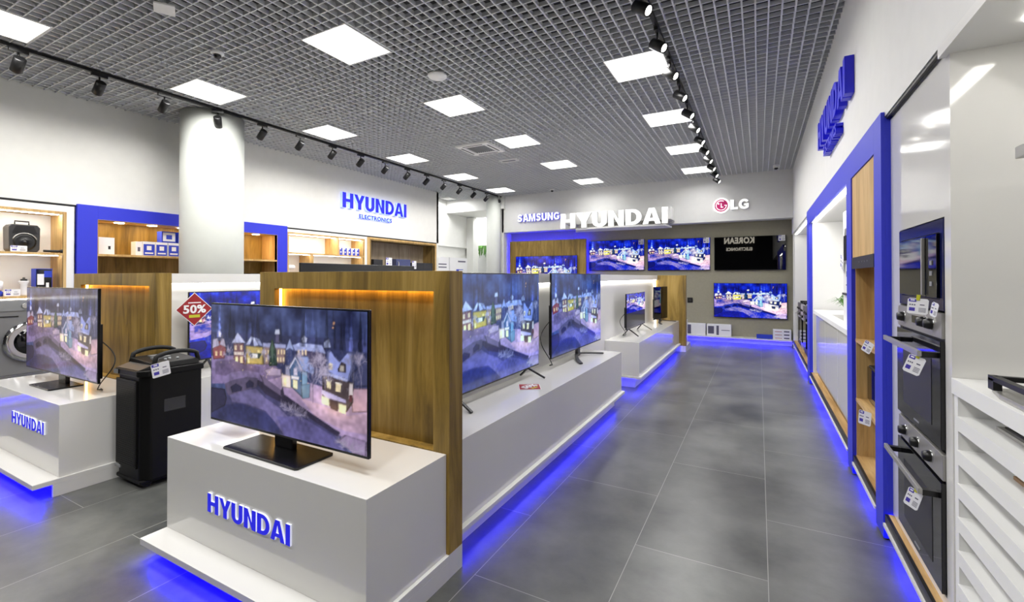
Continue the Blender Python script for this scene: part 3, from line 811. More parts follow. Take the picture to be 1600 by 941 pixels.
# air conditioning cassette
t = thing('air_conditioner', 'square white ceiling air conditioner cassette in the middle', 'air conditioner', (-4.31, 6.82, ZC))
f = MB().use('white'); cx, cy = -4.31, 6.82
for a in ((-.32, .32, -.32, -.2), (-.32, .32, .2, .32), (-.32, -.2, -.2, .2), (.2, .32, -.2, .2)):
    f.box(cx + a[0], cx + a[1], cy + a[2], cy + a[3], ZC - .03, ZC + .03)
f.build('fascia', None, t, 0.004)
g = MB().use('silver')
for k in range(9): g.box(cx - .19 + k * .0425, cx - .175 + k * .0425, cy - .2, cy + .2, ZC - .02, ZC)
g.build('grille', None, t)
s = MB().use('black')
for a in ((-.2, .2, -.28, -.25), (-.2, .2, .25, .28), (-.28, -.25, -.2, .2), (.25, .28, -.2, .2)): s.box(cx + a[0], cx + a[1], cy + a[2], cy + a[3], ZC - .032, ZC - .029)
s.build('air_slot', None, t)
t = thing('ceiling_vent', 'narrow white ceiling vent beyond the air conditioner', 'vent', (-4.27, 7.79, ZC))
MB().use('white').box(-4.45, -4.09, 7.70, 7.74, ZC - .02, ZC + .02).box(-4.45, -4.09, 7.84, 7.88, ZC - .02, ZC + .02).box(-4.45, -4.42, 7.74, 7.84, ZC - .02, ZC + .02).box(-4.12, -4.09, 7.74, 7.84, ZC - .02, ZC + .02).build('frame', None, t)
MB().use('silver').box(-4.42, -4.12, 7.765, 7.775, ZC - .015, ZC + .01).box(-4.42, -4.12, 7.79, 7.80, ZC - .015, ZC + .01).box(-4.42, -4.12, 7.815, 7.825, ZC - .015, ZC + .01).build('slat', None, t)

# ------------------------------------------------------------------ display islands
def plinth(x0, x1, yf, yb, label, lx0, lx1, lz0, lz1, ys):
    """end display: box, protruding shelf slab, toe kick, blue strip, letters"""
    t = thing('display_plinth', label, 'display plinth', ((x0 + x1) / 2, (yf + yb) / 2, 0))
    sub(t, 'body', 'gloss', x0, x1 - 0.018, yf, yb, .118, .615, bev=.002)
    b = MB().use('satin')
    b.box(x0, x1, ys, yb, .085, .118); b.box(x1 - .02, x1, ys + .10, yb, 0, .085); b.box(x0, x0 + .02, ys + .10, yb, 0, .085)
    b.box(x0 + .02, x1 - .02, ys + .16, ys + .18, 0, .085)
    b.build('base', None, t, .0015)
    MB().use('bluestrong').box(x0 + .03, x1 - .03, ys + .035, ys + .065, .079, .0849).build('led_strip', None, t)
    sign(t, 'HYUNDAI', lx1 - lx0, lz1 - lz0, .009, 'bluelit', 'edge', (lx0, yf - .009, lz0), 0, .045)
    return t
plinth(-2.885, -1.356, 1.33, 1.858, 'white gloss display plinth in front with blue HYUNDAI letters', -2.472, -1.826, .308, .402, 1.205)
plinth(-5.755, -4.228, 1.30, 1.858, 'white gloss display plinth on the left with blue HYUNDAI letters', -5.112, -4.482, .372, .460, 1.165)

def wood_wall(x0, x1, y0, y1, label, lit=True, z0=.118):
    t = thing('oak_divider', label, 'partition', ((x0 + x1) / 2, y0, 0))
    ix0, ix1, iz1 = x0 + .15, x1 - .10, 1.425
    f = MB().use('oak')
    if lit:
        f.box(x0, ix0, y0, y0 + .035, .62, 1.53); f.box(x0, ix1, y0, y0 + .075, z0, .62); f.box(ix1, x1, y0, y1, z0, 1.53); f.box(ix0, ix1, y0, y0 + .035, iz1, 1.53)
        f.box(x0, ix1, y0 + .075, y1, z0, 1.53); f.box(x0, x0 + .02, y0 + .035, y0 + .075, z0, 1.53); f.box(x0 + .02, ix1, y0 + .035, y0 + .075, 1.5, 1.529)
    else:
        f.box(x0, x1, y0, y1, z0, 1.53)
    f.build('frame', None, t, .001)
    b = MB().use('satin').box(x0, x1, y0, y1, 0, z0); b.build('base', None, t)
    if lit:
        sub(t, 'recessed_panel', 'oak', x0 + .02, ix1, y0 + .065, y0 + .075, .62, 1.5)
        m = MB().use('warmled').box(ix0 + .002, ix1 - .002, y0 + .04, y0 + .058, iz1 + .006, iz1 + .010).box(ix0 - .010, ix0 - .006, y0 + .04, y0 + .058, .63, iz1)
        m.build('led_strip', None, t)
    return t
wood_wall(-2.885, -1.358, 1.86, 1.975, 'lit oak partition standing behind the big front television')
wood_wall(-5.755, -4.230, 1.86, 1.975, 'lit oak partition behind the left plinth and the black party speaker')
wood_wall(-2.885, -1.285, 9.68, 9.80, 'oak end partition at the far end of the middle aisle island', False, .118)

def spine(x0, x1, y0, y1, label, sides, far=True):
    t = thing('display_divider', label, 'partition', ((x0 + x1) / 2, y0, 0))
    sub(t, 'core', 'satin', x0 + .05, x1 - .052, y0, y1, 0, 1.44)
    sub(t, 'header', 'satin', x0, x1, y0, y1, 1.44, 1.53)
    m = MB().use('whiteled')
    for s in sides:
        if s > 0: m.box(x1 - .045, x1 - .02, y0, y1 - .02, 1.434, 1.4399)
        else: m.box(x0 + .02, x0 + .045, y0, y1 - .02, 1.434, 1.4399)
    if far: m.box(x1 - .049, x1 - .035, y1 - .012, y1 - .002, .63, 1.42)
    m.build('led_strip', None, t)
spine(-2.37, -1.83, 1.98, 9.675, 'long white partition with a lit header behind the aisle televisions', (1, -1))
spine(-5.23, -4.69, 1.98, 9.0, 'white partition with a lit header behind the television with the sticker', (1,))

def counter(xw, xf, y0, y1, label, ends=(1, 1), name='display_counter'):
    """low gloss counter; xw = wall side, xf = aisle side"""
    s = 1 if xf > xw else -1
    t = thing(name, label, 'display counter', ((xw + xf) / 2, (y0 + y1) / 2, 0))
    a, b = sorted((xw, xf))
    sub(t, 'body', 'gloss', a, b, y0, y1, .165, .62, bev=.002)
    l = MB().use('satin')
    e0 = y0 - (.03 if ends[0] else 0); e1 = y1 + (.03 if ends[1] else 0)
    a2, b2 = sorted((xw, xf + s * .03)); l.box(a2, b2, e0, e1, .135, .164); l.build('ledge', None, t, .002)
    a3, b3 = sorted((xw, xf - s * .07)); k0 = y0 + (.06 if ends[0] else 0); k1 = y1 - (.06 if ends[1] else 0)
    sub(t, 'toe_kick', 'satin', a3, b3, k0, k1, 0, .134)
    m = MB().use('blueled'); a4, b4 = sorted((xf - s * .066, xf - s * .05)); m.box(a4, b4, k0, k1, .128, .1345)
    if ends[0]: m.box(min(xw, xf - s * .05), max(xw, xf - s * .05), y0 + .01, y0 + .035, .128, .1345)
    m.build('led_strip', None, t)
counter(-1.882, -1.415, 1.98, 5.32, 'long white gloss counter along the aisle carrying two televisions', (0, 1))
counter(-1.882, -1.41, 6.19, 9.67, 'far white gloss counter with two smaller televisions', (1, 0))
counter(-4.738, -4.28, 1.98, 6.0, 'white gloss counter in the left aisle behind the party speaker', (0, 1))
counter(-2.318, -2.83, 1.98, 6.0, 'white gloss counter on the hidden left side of the front island', (0, 1))
t = thing('end_plinth', 'small white plinth at the far end behind the oak end partition', 'display plinth', (-2.1, 10.0, 0))
sub(t, 'body', 'satin', -2.88, -1.33, 9.803, 10.3, .118, .60); sub(t, 'base', 'satin', -2.88, -1.28, 9.803, 10.36, 0, .118)

# ------------------------------------------------------------------ televisions
def tv(name, label, w, h, loc, rz, zb, stand, scr, mode='full', thick=.045, cable=False, bez=.008, group=None, foot=None):
    """origin: foot of the stand (or screen bottom on the wall); body local x = width, faces -y"""
    t = thing(name, label, 'television', loc, group); t.rotation_euler.z = rz
    def add(mb, n, par=None, bev=0):
        o = mb.build(n, None, None, bev); o.parent = par or t; return o
    z0 = zb
    body = MB().use('bezel').box(-w / 2, w / 2, 0, .018, z0, z0 + h)
    body.box(-w / 2 + .04, w / 2 - .04, .018, thick, z0 + .03, z0 + h * .62)
    add(body, 'body', None, .003)
    if scr:
        me = screen_mesh(w - 2 * bez, h - bez - .014, scr, mode)
        s = bpy.data.objects.new('screen', me); C.objects.link(s); s.parent = t; s.location = (0, -.0012, z0 + .013)
    else:
        add(MB().use('offscreen').box(-w / 2 + bez, w / 2 - bez, -.0015, 0, z0 + .013, z0 + h - bez), 'screen')
    if stand == 'plate':
        pw = foot or .29
        add(MB().use('bezel').prism([(-pw + .01, -.12), (pw - .01, -.12), (pw, -.11), (pw, .085), (pw - .01, .095), (-pw + .01, .095), (-pw, .085), (-pw, -.11)], 'Z', 0, .012), 'stand_base', None, .002)
        add(MB().use('bezel').box(-.07, .07, .02, .05, .012, z0 + .1), 'neck', None, .004)
    elif stand == 'legs':
        for sx in (-1, 1):
            x = sx * w * .36
            m = MB().use('bezel')
            m.bar((x, .01, z0 + .005), (x + sx * .03, -.14, .008), .02, .012); m.bar((x, .01, z0 + .005), (x + sx * .03, .095, .008), .02, .012)
            add(m, 'leg')
    elif stand == 'crescent':
        m = MB().use('dgrey'); m.box(-.03, .03, .0, .04, .02, z0 + .06); add(m, 'neck', None, .004)
        for sx in (-1, 1):
            m = MB().use('dgrey'); pts = [Vector((sx * .36 * q, .02 - .17 * q ** 1.6, .045 - .036 * q)) for q in np.linspace(0, 1, 9)]
            for p, q in zip(pts, pts[1:]): m.bar(p, q, .034, .014)
            add(m, 'leg')
    if cable:
        m = MB().use('rubber'); pts = []
        for q in np.linspace(0, 1, 24):
            pts.append((cable * (w / 2 - .12 + .22 * math.sin(math.pi * q)), .05 + .03 * math.sin(6 * q), z0 + h * .45 * (1 - q) * 1.0 + .012 * q - (z0 - .012) * q * 1.0))
        pts += [(cable * (w / 2 - .14), .08, .012), (cable * (w / 2 - .22), .10, .008)]
        m.tube(pts, .004); add(m, 'cable')
    return t
tv('television', 'large television with snowy village picture on the front plinth', 1.235, .665, (-2.145, 1.49, .615), 0, .072, 'plate', 'fscreen')
tv('television', 'television with snowy village picture on the left plinth', 1.41, .712, (-5.03, 1.535, .615), 0, .085, 'plate', 'fscreen', cable=1, foot=.2)
P2 = math.pi / 2
tv('television', 'big television on the aisle counter beside the oak partition', 1.50, .828, (-1.765, 3.04, .62), P2, .08, 'legs', 'bscreen')
tv('television', 'television with a curved crescent stand at the end of the aisle counter', 1.53, .815, (-1.725, 4.745, .62), P2, .10, 'crescent', 'bscreen', cable=-1)
tv('television', 'television on the left aisle counter with a red diamond sticker', 1.25, .645, (-4.62, 2.92, .62), P2, .095, 'legs', 'wscreen')
tv('television', 'small television on two feet on the far counter, lower half dark', 1.22, .53, (-1.69, 7.24, .62), P2, .10, 'legs', 'wscreen', 'upper', cable=-1)
tv('television', 'switched off television on the far counter next to the oak end partition', .66, .62, (-1.66, 9.12, .62), P2 - .2, .07, 'crescent', None)
tv('television', 'black television seen from behind over the front oak partition', 1.15, .66, (-2.72, 2.6, .62), -P2, .315, 'legs', None, thick=.06)
# wall televisions
WY = 11.70
for (xa, xb, za, zb_, lab) in ((-3.98, -2.53, 1.662, 2.445, 'left of the three televisions in the upper row on the grey wall'), (-2.45, -1.005, 1.655, 2.43, 'middle television of the upper row on the grey wall')):
    tv('wall_television', lab, xb - xa, zb_ - za, ((xa + xb) / 2, WY, za), 0, 0, None, 'wscreen', thick=.048, group='televisions on the grey wall')
tv('wall_television', 'black switched off television at the right of the upper row on the grey wall', 1.447, .77, (-.195, WY, 1.652), 0, 0, None, None, thick=.048, group='televisions on the grey wall')
tv('wall_television', 'lit television low on the grey wall beneath the black one', 1.48, .795, (-.193, WY, .56), 0, 0, None, 'wscreen', thick=.048, group='televisions on the grey wall')
# oak backing with blue glow
t = thing('wood_backing_panel', 'oak panel with blue glow round it on the far wall under the SAMSUNG letters', 'wall panel', (-5.12, 11.5, 0))
sub(t, 'panel', 'oak', -6.25, -3.99, 11.46, 11.52, .3, 2.50)
MB().use('bluestrong').box(-6.19, -6.17, 11.53, 11.545, .4, 2.45).box(-4.07, -4.05, 11.53, 11.545, .4, 2.45).box(-6.19, -4.05, 11.53, 11.545, 2.43, 2.45).build('led_strip', None, t)
sub(t, 'batten', 'black', -6.1, -6.05, 11.52, 11.748, .3, 2.4); sub(t, 'batten', 'black', -4.2, -4.15, 11.52, 11.748, .3, 2.4)
tv('wall_television', 'television mounted on the oak panel under the SAMSUNG letters', 1.83, 1.02, (-5.12, 11.41, 1.05), 0, 0, None, 'wscreen', thick=.048, group='televisions on the grey wall')
# low shelf along the grey wall
t = thing('low_wall_shelf', 'long low shelf with blue glow along the foot of the grey wall', 'shelf', (-2.8, 11.6, 0))
sub(t, 'board', 'satin', -6.3, .63, 11.50, 11.749, .10, .13); sub(t, 'toe_kick', 'satin', -6.3, .63, 11.58, 11.60, 0, .10)
MB().use('blueled').box(-6.3, .62, 11.53, 11.55, .092, .0995).build('led_strip', None, t)
def carton(name, label, x0, x1, y0, y1, z0, z1, m, bands, cat='box', group=None):
    t = MB().use(m).box(x0, x1, y0, y1, z0, z1)
    for q_, (bm_, a, b, c, d) in enumerate(bands):   # front print: fractions across and up
        t.use(bm_).box(x0 + (x1 - x0) * a, x0 + (x1 - x0) * b, y0 - .001 - .0007 * q_, y0, z0 + (z1 - z0) * c, z0 + (z1 - z0) * d)
    return tag(t.build(name), label, cat, group)
carton('shipping_box', 'white printed carton at the left end of the low shelf', -1.80, -1.10, 11.54, 11.72, .131, .40, 'card', [('ink', .15, .3, .1, .9), ('ink', .4, .55, .1, .9)])
carton('shipping_box', 'white printed carton next to a gap on the low shelf', -1.07, -.56, 11.54, 11.72, .131, .40, 'card', [('ink', .05, .3, .2, .85), ('ink', .4, .5, .1, .9), ('ink', .6, .95, .5, .55)])
carton('flat_box', 'thin dark blue box lying flat on the low shelf', -.05, .26, 11.54, 11.70, .131, .215, 'bluebox', [])
for k in range(3):
    carton('soundbar_box', 'white flat carton, %s of the stack by the right corner' % ['bottom', 'middle', 'top'][k], .27, .61, 11.53, 11.72, .131 + k * .072, .131 + k * .072 + .07, 'card', [('red', .1, .5, .35, .5), ('ink', .6, .9, .3, .7)], group='stack of flat cartons')
t = thing('wall_socket', 'small black socket on the grey wall beside the oak end partition', 'socket', (-1.46, 11.74, .94))
sub(t, 'plate', 'black', -1.52, -1.40, 11.735, 11.75, .88, 1.0, bev=.003); MB().use('dgrey').cyl((-1.46, 11.728, .94), .03, .008, 'Y').build('outlet', None, t)
# price cards on wall televisions
def card(label, w, h, loc, rz=0, tilt=0, rx=0, clip=False):
    """printed price card, front faces -y locally"""
    t = MB().use('card'); r = .006
    t.prism([(-w / 2 + r, -h / 2), (w / 2 - r, -h / 2), (w / 2, -h / 2 + r), (w / 2, h / 2 - r), (w / 2 - r, h / 2), (-w / 2 + r, h / 2), (-w / 2, h / 2 - r), (-w / 2, -h / 2 + r)], 'Y', 0, .0016)
    t.use('purple').box(-w / 2 + .004, -w * .08, -.0006, 0, h * .27, h / 2 - .003).box(-w * .4, -w * .12, -.0006, 0, -h * .32, -h * .1)
    t.use('ink')
    for k in range(3): t.box(-w * .4 + k * w * .11, -w * .33 + k * w * .11, -.0006, 0, h * .04, h * .12)
    t.box(w * .1, w * .32, -.0006, 0, h * .08, h * .14)
    for k in range(4): t.box(w * .06, w * .4, -.0006, 0, -h * .12 - k * h * .075, -h * .09 - k * h * .075)
    t.use('card').box(-w * .36, -w * .16, -.0009, -.0005, h * .34, h * .42)
    if clip: t.use('yellow').box(-.006, .006, -.003, .004, h / 2 - .008, h / 2 + .016)
    o = t.build('price_card'); o.location = loc; o.rotation_euler = (rx, tilt, rz)
    return tag(o, label, 'price card', 'price cards')
card('price card on the upper left wall television', .13, .13, (-2.61, 11.696, 2.38))
card('price card on the upper middle wall television', .13, .13, (-1.09, 11.696, 2.365))
card('price card on the black wall television', .13, .13, (.45, 11.696, 2.36))

# ------------------------------------------------------------------ signs
t = thing('samsung_sign', 'white SAMSUNG letters with blue halo on the far fascia', 'sign', (-5.27, YF, 3.02))
sign(t, 'SAMSUNG', 1.25, .20, .05, 'letterwhite', 'bluelit', (-5.888, YF - .055, 3.02), 0, .022)
t = thing('hyundai_sign', 'huge white lit HYUNDAI letters standing on the far wall canopy', 'sign', (-3.06, 10.7, 2.7))
sign(t, 'HYUNDAI', 2.56, .36, .07, 'glow', 'white', (-4.343, 10.6, 2.70), 0, .045)
t = thing('sign_canopy', 'white projecting canopy with a curved lower lip holding the big HYUNDAI letters', 'canopy', (-3.0, 11, 2.7))
sub(t, 'box', 'fascia', -4.25, -1.735, 10.74, 11.285, 2.80, 3.09, bev=.002)
p = [(-4.0, 10.74), (-3.6, 10.62), (-3.0, 10.56), (-2.4, 10.60), (-1.85, 10.72), (-1.80, 11.28), (-4.2, 11.28)]
MB().use('white').prism(p, 'Z', 2.655, 2.695).build('lip', None, t)
MB().use('steel').box(-3.95, -1.85, 10.80, 11.2, 2.696, 2.799).build('recess', None, t)
t = thing('lg_sign', 'lit LG letters with a round magenta face emblem on the far fascia', 'sign', (-.45, YF, 3.1))
sign(t, 'LG', .36, .215, .04, 'glow', 'white', (-.545, YF - .045, 2.995), 0, .045)
MB().use('glow').lathe([(.168, 0), (.168, -.03)], (-.735, YF - .001, 3.10), 'Y', 40).build('emblem_halo', None, t)
g = MB().use('pink').lathe([(.138, 0), (.138, -.012)], (-.735, YF - .031, 3.10), 'Y', 40)
g.use('glow')
def arc(mb, cx, cz, r, a0, a1, wd, y, n=20):
    for i in range(n):
        a = a0 + (a1 - a0) * i / n; b = a0 + (a1 - a0) * (i + 1) / n
        mb.quad((cx + (r - wd) * math.cos(a), y, cz + (r - wd) * math.sin(a)), (cx + r * math.cos(a), y, cz + r * math.sin(a)), (cx + r * math.cos(b), y, cz + r * math.sin(b)), (cx + (r - wd) * math.cos(b), y, cz + (r - wd) * math.sin(b)))
arc(g, -.735, 3.10, .112, math.radians(60), math.radians(360), .014, YF - .0445)
g.box(-.745, -.73, YF - .0455, YF - .043, 3.055, 3.15).box(-.745, -.695, YF - .0455, YF - .043, 3.055, 3.069).box(-.67, -.623, YF - .0455, YF - .043, 3.093, 3.107)
g.lathe([(.017, 0), (.017, -.002)], (-.79, YF - .0435, 3.14), 'Y', 14)
g.build('emblem', None, t)
t = thing('hyundai_sign', 'blue HYUNDAI ELECTRONICS letters high on the left wall', 'sign', (XL, 7.6, 3.0))
sign(t, 'HYUNDAI', 1.95, .315, .06, 'bluelit', 'haloblue', (XL + .062, 6.65, 2.945), P2, .04)
sign(t, 'ELECTRONICS', 1.0, .095, .04, 'bluelit', 'haloblue', (XL + .042, 7.115, 2.765), P2, .03)
t = thing('hyundai_sign', 'deep blue HYUNDAI ELECTRONICS letters on the right wall above the blue frame', 'sign', (XR, 5, 2.9))
sign(t, 'HYUNDAI', 1.80, .285, .06, 'bluel', 'bluel', (XR - .062, 6.04, 2.89), -P2, .04)
sign(t, 'ELECTRONICS', .85, .095, .055, 'bluel', 'bluel', (XR - .057, 5.60, 2.725), -P2, .03)
t = thing('wall_sign', 'lit KOREAN ELECTRONICS lettering on the wall behind the camera', 'sign', (-.9, -4, 3.4))
sign(t, 'KOREAN', 1.45, .34, .05, 'glowdim', 'glowdim', (-.20, -3.945, 3.28), math.pi, .04)
sign(t, 'ELECTRONICS', 1.25, .17, .05, 'glowdim', 'glowdim', (-.30, -3.945, 2.90), math.pi, .03)

# ------------------------------------------------------------------ stickers and cards on the counters
def diamond(label, s, name='sale_sticker'):
    t = MB().use('card').prism([(0, -s), (s * 1.02, 0), (0, s), (-s * 1.02, 0)], 'Y', 0, .002)
    t.use('red').prism([(0, -s * .95), (s * .97, 0), (0, s * .95), (-s * .97, 0)], 'Y', -.0012, 0)
    t.use('yellow').box(-s * .3, s * .3, -.002, -.0013, -s * .5, -s * .33)
    t.use('card').box(-s * .35, s * .35, -.002, -.0013, s * .36, s * .42)
    bm = text_mesh('50%', s * 1.25, s * .5, .003, .03); b = len(t.v); bm.verts.ensure_lookup_table(); bm.verts.index_update()
    for v in bm.verts: t.v.append((v.co.x - s * .62, v.co.y - .0045, v.co.z - s * .24))
    for f in bm.faces: t.f.append(tuple(b + v.index for v in f.verts)); t.m.append(t.mi)
    bm.free()
    return tag(t.build(name), label, 'sticker')
o = diamond('red diamond 50% sticker on the corner of the left aisle television', .155); o.location = (-4.60, 2.335, 1.20); o.rotation_euler = (0, 0, P2)
o = diamond('red diamond 50% sticker lying on the aisle counter in front of the big television', .12); o.location = (-1.61, 3.28, .6235); o.rotation_euler = (-P2, 0, P2 - .25)

# ------------------------------------------------------------------ black party speaker on wheels
t = thing('party_speaker', 'tall black trolley party speaker on the floor between the two plinths', 'speaker', (-3.97, 1.8, 0))
x0, x1, y0, y1 = -4.205, -3.80, 1.60, 1.985
m = MB().use('jet'); m.prism([(x0, y0 + .04), (x0 + .05, y0), (x1 - .05, y0), (x1, y0 + .05), (x1, y1), (x0, y1)], 'Z', .05, .80)
m.build('body', None, t, .012, 3)
m = MB().use('jet'); m.prism([(x0 - .012, y0 + .02), (x0 + .04, y0 - .02), (x1 - .04, y0 - .02), (x1 + .012, y0 + .03), (x1 + .012, y1 + .01), (x0 - .012, y1 + .01)], 'Z', .79, .835)
m.prism([(x0 + .01, .835), (x1 - .01, .835), (x1 - .03, .875), (x0 + .03, .895)], 'Y', y0 + .07, y1 - .01)
m.build('top_deck', None, t, .008)
m = MB().use('dgrey')
m.prism([(y0 - .01, .838), (y0 + .12, .838), (y0 + .12, .878)], 'X', x0 + .04, x1 - .04)
m.use('silver').box(x0 + .09, x0 + .16, y0 + .16, y0 + .22, .885, .899).box(x0 + .2, x0 + .24, y0 + .13, y0 + .25, .88, .897)
for k in range(4): m.cyl((x0 + .28 + .03 * (k % 2), y0 + .14 + .04 * k, .87), .009, .022)
m.build('control_panel', None, t)
m = MB().use('glass').box(x0 + .03, x0 + .10, y0 - .026, y0 - .019, .795, .828); m.build('display', None, t)
for xx in (x0 + .03, x1 - .04):
    pts = [(xx, y0 + .08, .85)] + [(xx, y0 + .08 + .30 * q, .90 + .045 * math.sin(math.pi * q) ** .5) for q in np.linspace(0.05, .95, 12)] + [(xx, y0 + .38, .85)]
    MB().use('rubber').tube(pts, .016, 10).build('handle', None, t)
m = MB().use('jet').prism([(x0 + .035, .14), (x1 - .075, .14), (x1 - .075, .76), (x0 + .035, .76)], 'Y', y0 - .012, y0)
m.use('jet')
for k in range(40): m.box(x0 + .045, x1 - .085, y0 - .0145, y0 - .012, .15 + k * .015, .157 + k * .015)
m.build('grille', None, t)
MB().use('silver').box(x0 + .04, x0 + .12, y0 - .02, y0 - .012, .115, .135).build('badge', None, t, .002)
m = MB().use('dgrey').box(x1, x1 + .004, y0 + .13, y0 + .27, .52, .53).box(x1, x1 + .004, y0 + .13, y0 + .27, .60, .61).box(x1 - .001, x1 + .001, y0 + .13, y0 + .27, .53, .60); m.build('side_grip', None, t)
for xx in (x0 + .05, x1 - .085):
    for yy in (y0 + .05, y1 - .06):
        MB().use('rubber').cyl((xx, yy, .03), .03, .035, 'X').build('wheel', None, t)
m = MB().use('jet').box(x0 + .02, x1 - .02, y0 - .005, y1, .03, .06); m.build('skid', None, t, .01)
card('price card hanging on the side of the black party speaker', .115, .10, (-3.782, 1.70, .835), P2, -.15)

# ------------------------------------------------------------------ left wall: units
XB = XL - .39
def shelf_unit(name, label, y0, y1, ztop, m_face, liner, oy0, oy1, oz1, shelves, dividers, face_z0=.0, zbot=.38, back='white', proud=0.0, trim=.03, lights=True, plinth_z=.10):
    """built-in unit on the left wall: face frame, liner, shelves, uprights, base"""
    t = thing(name, label, 'shelving unit', (XL - .2, (y0 + y1) / 2, 0))
    xf = XL + proud
    f = MB().use(m_face)
    f.box(XL - .02, xf, y0, oy0, plinth_z, ztop); f.box(XL - .02, xf, oy1, y1, plinth_z, ztop); f.box(XL - .02, xf, oy0, oy1, oz1, ztop); f.box(XL - .02, xf, oy0, oy1, plinth_z, zbot)
    f.build('face_frame', None, t, .001)
    c = MB().use(liner)
    c.box(XB, xf + .004, oy0 - trim, oy0, zbot, oz1); c.box(XB, xf + .004, oy1, oy1 + trim, zbot, oz1 + 0); c.box(XB, xf + .004, oy0 - trim, oy1 + trim, oz1, oz1 + trim)
    c.build('liner', None, t)
    sub(t, 'back_panel', back, XB - .008, XB, oy0, oy1, zbot, oz1)
    sub(t, 'deck', liner, XB, XL - .02, oy0 - trim, oy1 + trim, zbot - .03, zbot)
    for z, a, b in shelves:
        sub(t, 'shelf', liner, XB, xf - .0, a, b, z - .028, z)
        if lights: MB().use('whiteled').box(XL - .11, XL - .08, a + .02, b - .02, z - .036, z - .0285).build('glow_strip', None, t)  # strip added under each shelf to brighten the space below
    for y, a, b in dividers: sub(t, 'divider', liner, XB, xf, y, y + .025, a, b)
    sub(t, 'toe_kick', 'satin', XL - .1, XL - .06, y0, y1, 0, plinth_z)
    MB().use('blueled').box(XL - .05, XL - .02, y0, y1, plinth_z - .006, plinth_z - .0005).build('led_strip', None, t)
    if lights: MB().use('unitled').box(XL - .11, XL - .07, oy0 + .02, oy1 - .02, oz1 - .008, oz1 - .0005).build('glow_strip', None, t)
    return t
shelf_unit('wall_shelving', 'white wall shelving with oak edges at the far left, next to the blue frame', -.6, 2.465, 2.385, 'white', 'oakl', -.5, 2.36, 2.28, [(1.795, -.5, 2.36), (1.272, -.5, 2.36)], [(.9, .38, 1.244)])
t = shelf_unit('blue_shelf_frame', 'blue framed oak display niche on the left wall behind the round column', 2.48, 5.41, 2.425, 'blue', 'oakl', 2.685, 5.205, 2.245, [(1.80, 2.685, 5.205), (1.20, 2.685, 5.205)], [(4.50, .38, 1.77)], back='oak', proud=.045, lights=False, trim=.004)
for k in range(6):
    yy = 2.98 + k * .39
    MB().use('downlight').lathe([(.055, 0), (.055, -.006)], (XL - .14, yy, 2.2445), 'Z', 24).build('downlight', None, t)
shelf_unit('wall_shelving', 'white wall shelving with oak uprights right of the blue frame on the left wall', 5.425, 7.385, 2.385, 'white', 'oakl', 5.47, 7.29, 2.30, [(1.955, 5.47, 7.29), (1.45, 5.47, 7.29)], [(6.59, 1.955, 2.30), (5.98, 1.45, 1.927)])
shelf_unit('oak_cabinet', 'oak framed dark niche holding fridges at the end of the left wall', 7.395, 9.86, 2.385, 'oakl', 'oakd', 7.50, 9.78, 2.32, [(1.0, 7.50, 9.78)], [], back='oakg', lights=False, trim=.03)

# karaoke speaker and things in the first unit
def at_shelf(z): return z
t = thing('portable_speaker', 'black portable karaoke speaker with handle on the upper left shelf', 'speaker', (-7.8, 2.045, 1.795))
m = MB().use('dgrey').prism([(1.915, 1.83), (1.935, 1.80), (2.155, 1.80), (2.175, 1.83), (2.18, 2.09), (2.155, 2.125), (1.935, 2.125), (1.91, 2.09)], 'X', -7.92, -7.72); m.build('body', None, t, .008)
MB().use('black').lathe([(.098, 0), (.098, .012), (.075, .016), (.03, .004), (.028, .012), (.0001, .018)], (-7.722, 2.045, 1.915), 'X', 32).build('woofer', None, t)
m = MB().use('black').prism([(1.94, 2.02), (2.15, 2.02), (2.12, 2.105), (1.97, 2.105)], 'X', -7.722, -7.712); m.cyl((-7.714, 2.045, 2.06), .03, .006, 'X'); m.build('horn', None, t)
m = MB().use('steel'); arc_pts = [(-7.712, 2.045 + .105 * math.cos(a), 1.915 + .105 * math.sin(a)) for a in np.linspace(.3, 2.84, 16)]; m.tube(arc_pts, .006); m.build('chrome_arc', None, t)
MB().use('black').tube([(-7.82, 1.985, 2.12), (-7.82, 1.985, 2.168), (-7.82, 2.105, 2.168), (-7.82, 2.105, 2.12)], .009).build('handle', None, t)
m = MB().use('black').lathe([(.014, 0), (.017, .13), (.013, .15)], (-7.66, 2.19, 1.812), 'Y', 16); m.lathe([(.02, .15), (.026, .175), (.024, .205), (.0001, .215)], (-7.66, 2.19, 1.812), 'Y', 16)
m.v = [(x, y, z + (0.004)) for x, y, z in m.v]; tag(m.build('microphone'), 'black microphone lying on the upper left shelf beside the karaoke speaker', 'microphone')
card('price card leaning on the karaoke speaker', .14, .07, (-7.66, 1.98, 1.832), P2)
def wbox(name, label, y0, y1, z0, z1, m, prints=(), xf=-7.72, d=.14, group=None, cat='box'):
    t = MB().use(m).box(xf - d, xf, y0, y1, z0, z1)
    for q_, (pm, a, b, c, e) in enumerate(prints): t.use(pm).box(xf, xf + .001 + .0007 * q_, y0 + (y1 - y0) * a, y0 + (y1 - y0) * b, z0 + (z1 - z0) * c, z0 + (z1 - z0) * e)
    return tag(t.build(name), label, cat, group)
wbox('flat_box', 'blue and white flat box lying on the second left shelf', 2.14, 2.33, 1.273, 1.335, 'bluebox', [('card', .05, .95, .55, .95)])
wbox('kettle_box', 'dark blue appliance box with a picture standing on the flat blue box', 2.14, 2.29, 1.336, 1.60, 'bluebox', [('glass', .03, .97, .03, .97), ('card', .1, .5, .25, .75), ('card', .62, .8, .1, .35), ('bluebox', .5, .95, .6, .9)])
t = thing('blender_jug', 'pale mixer jug with dark lid on the second left shelf', 'jug', (-7.72, 2.04, 1.272))
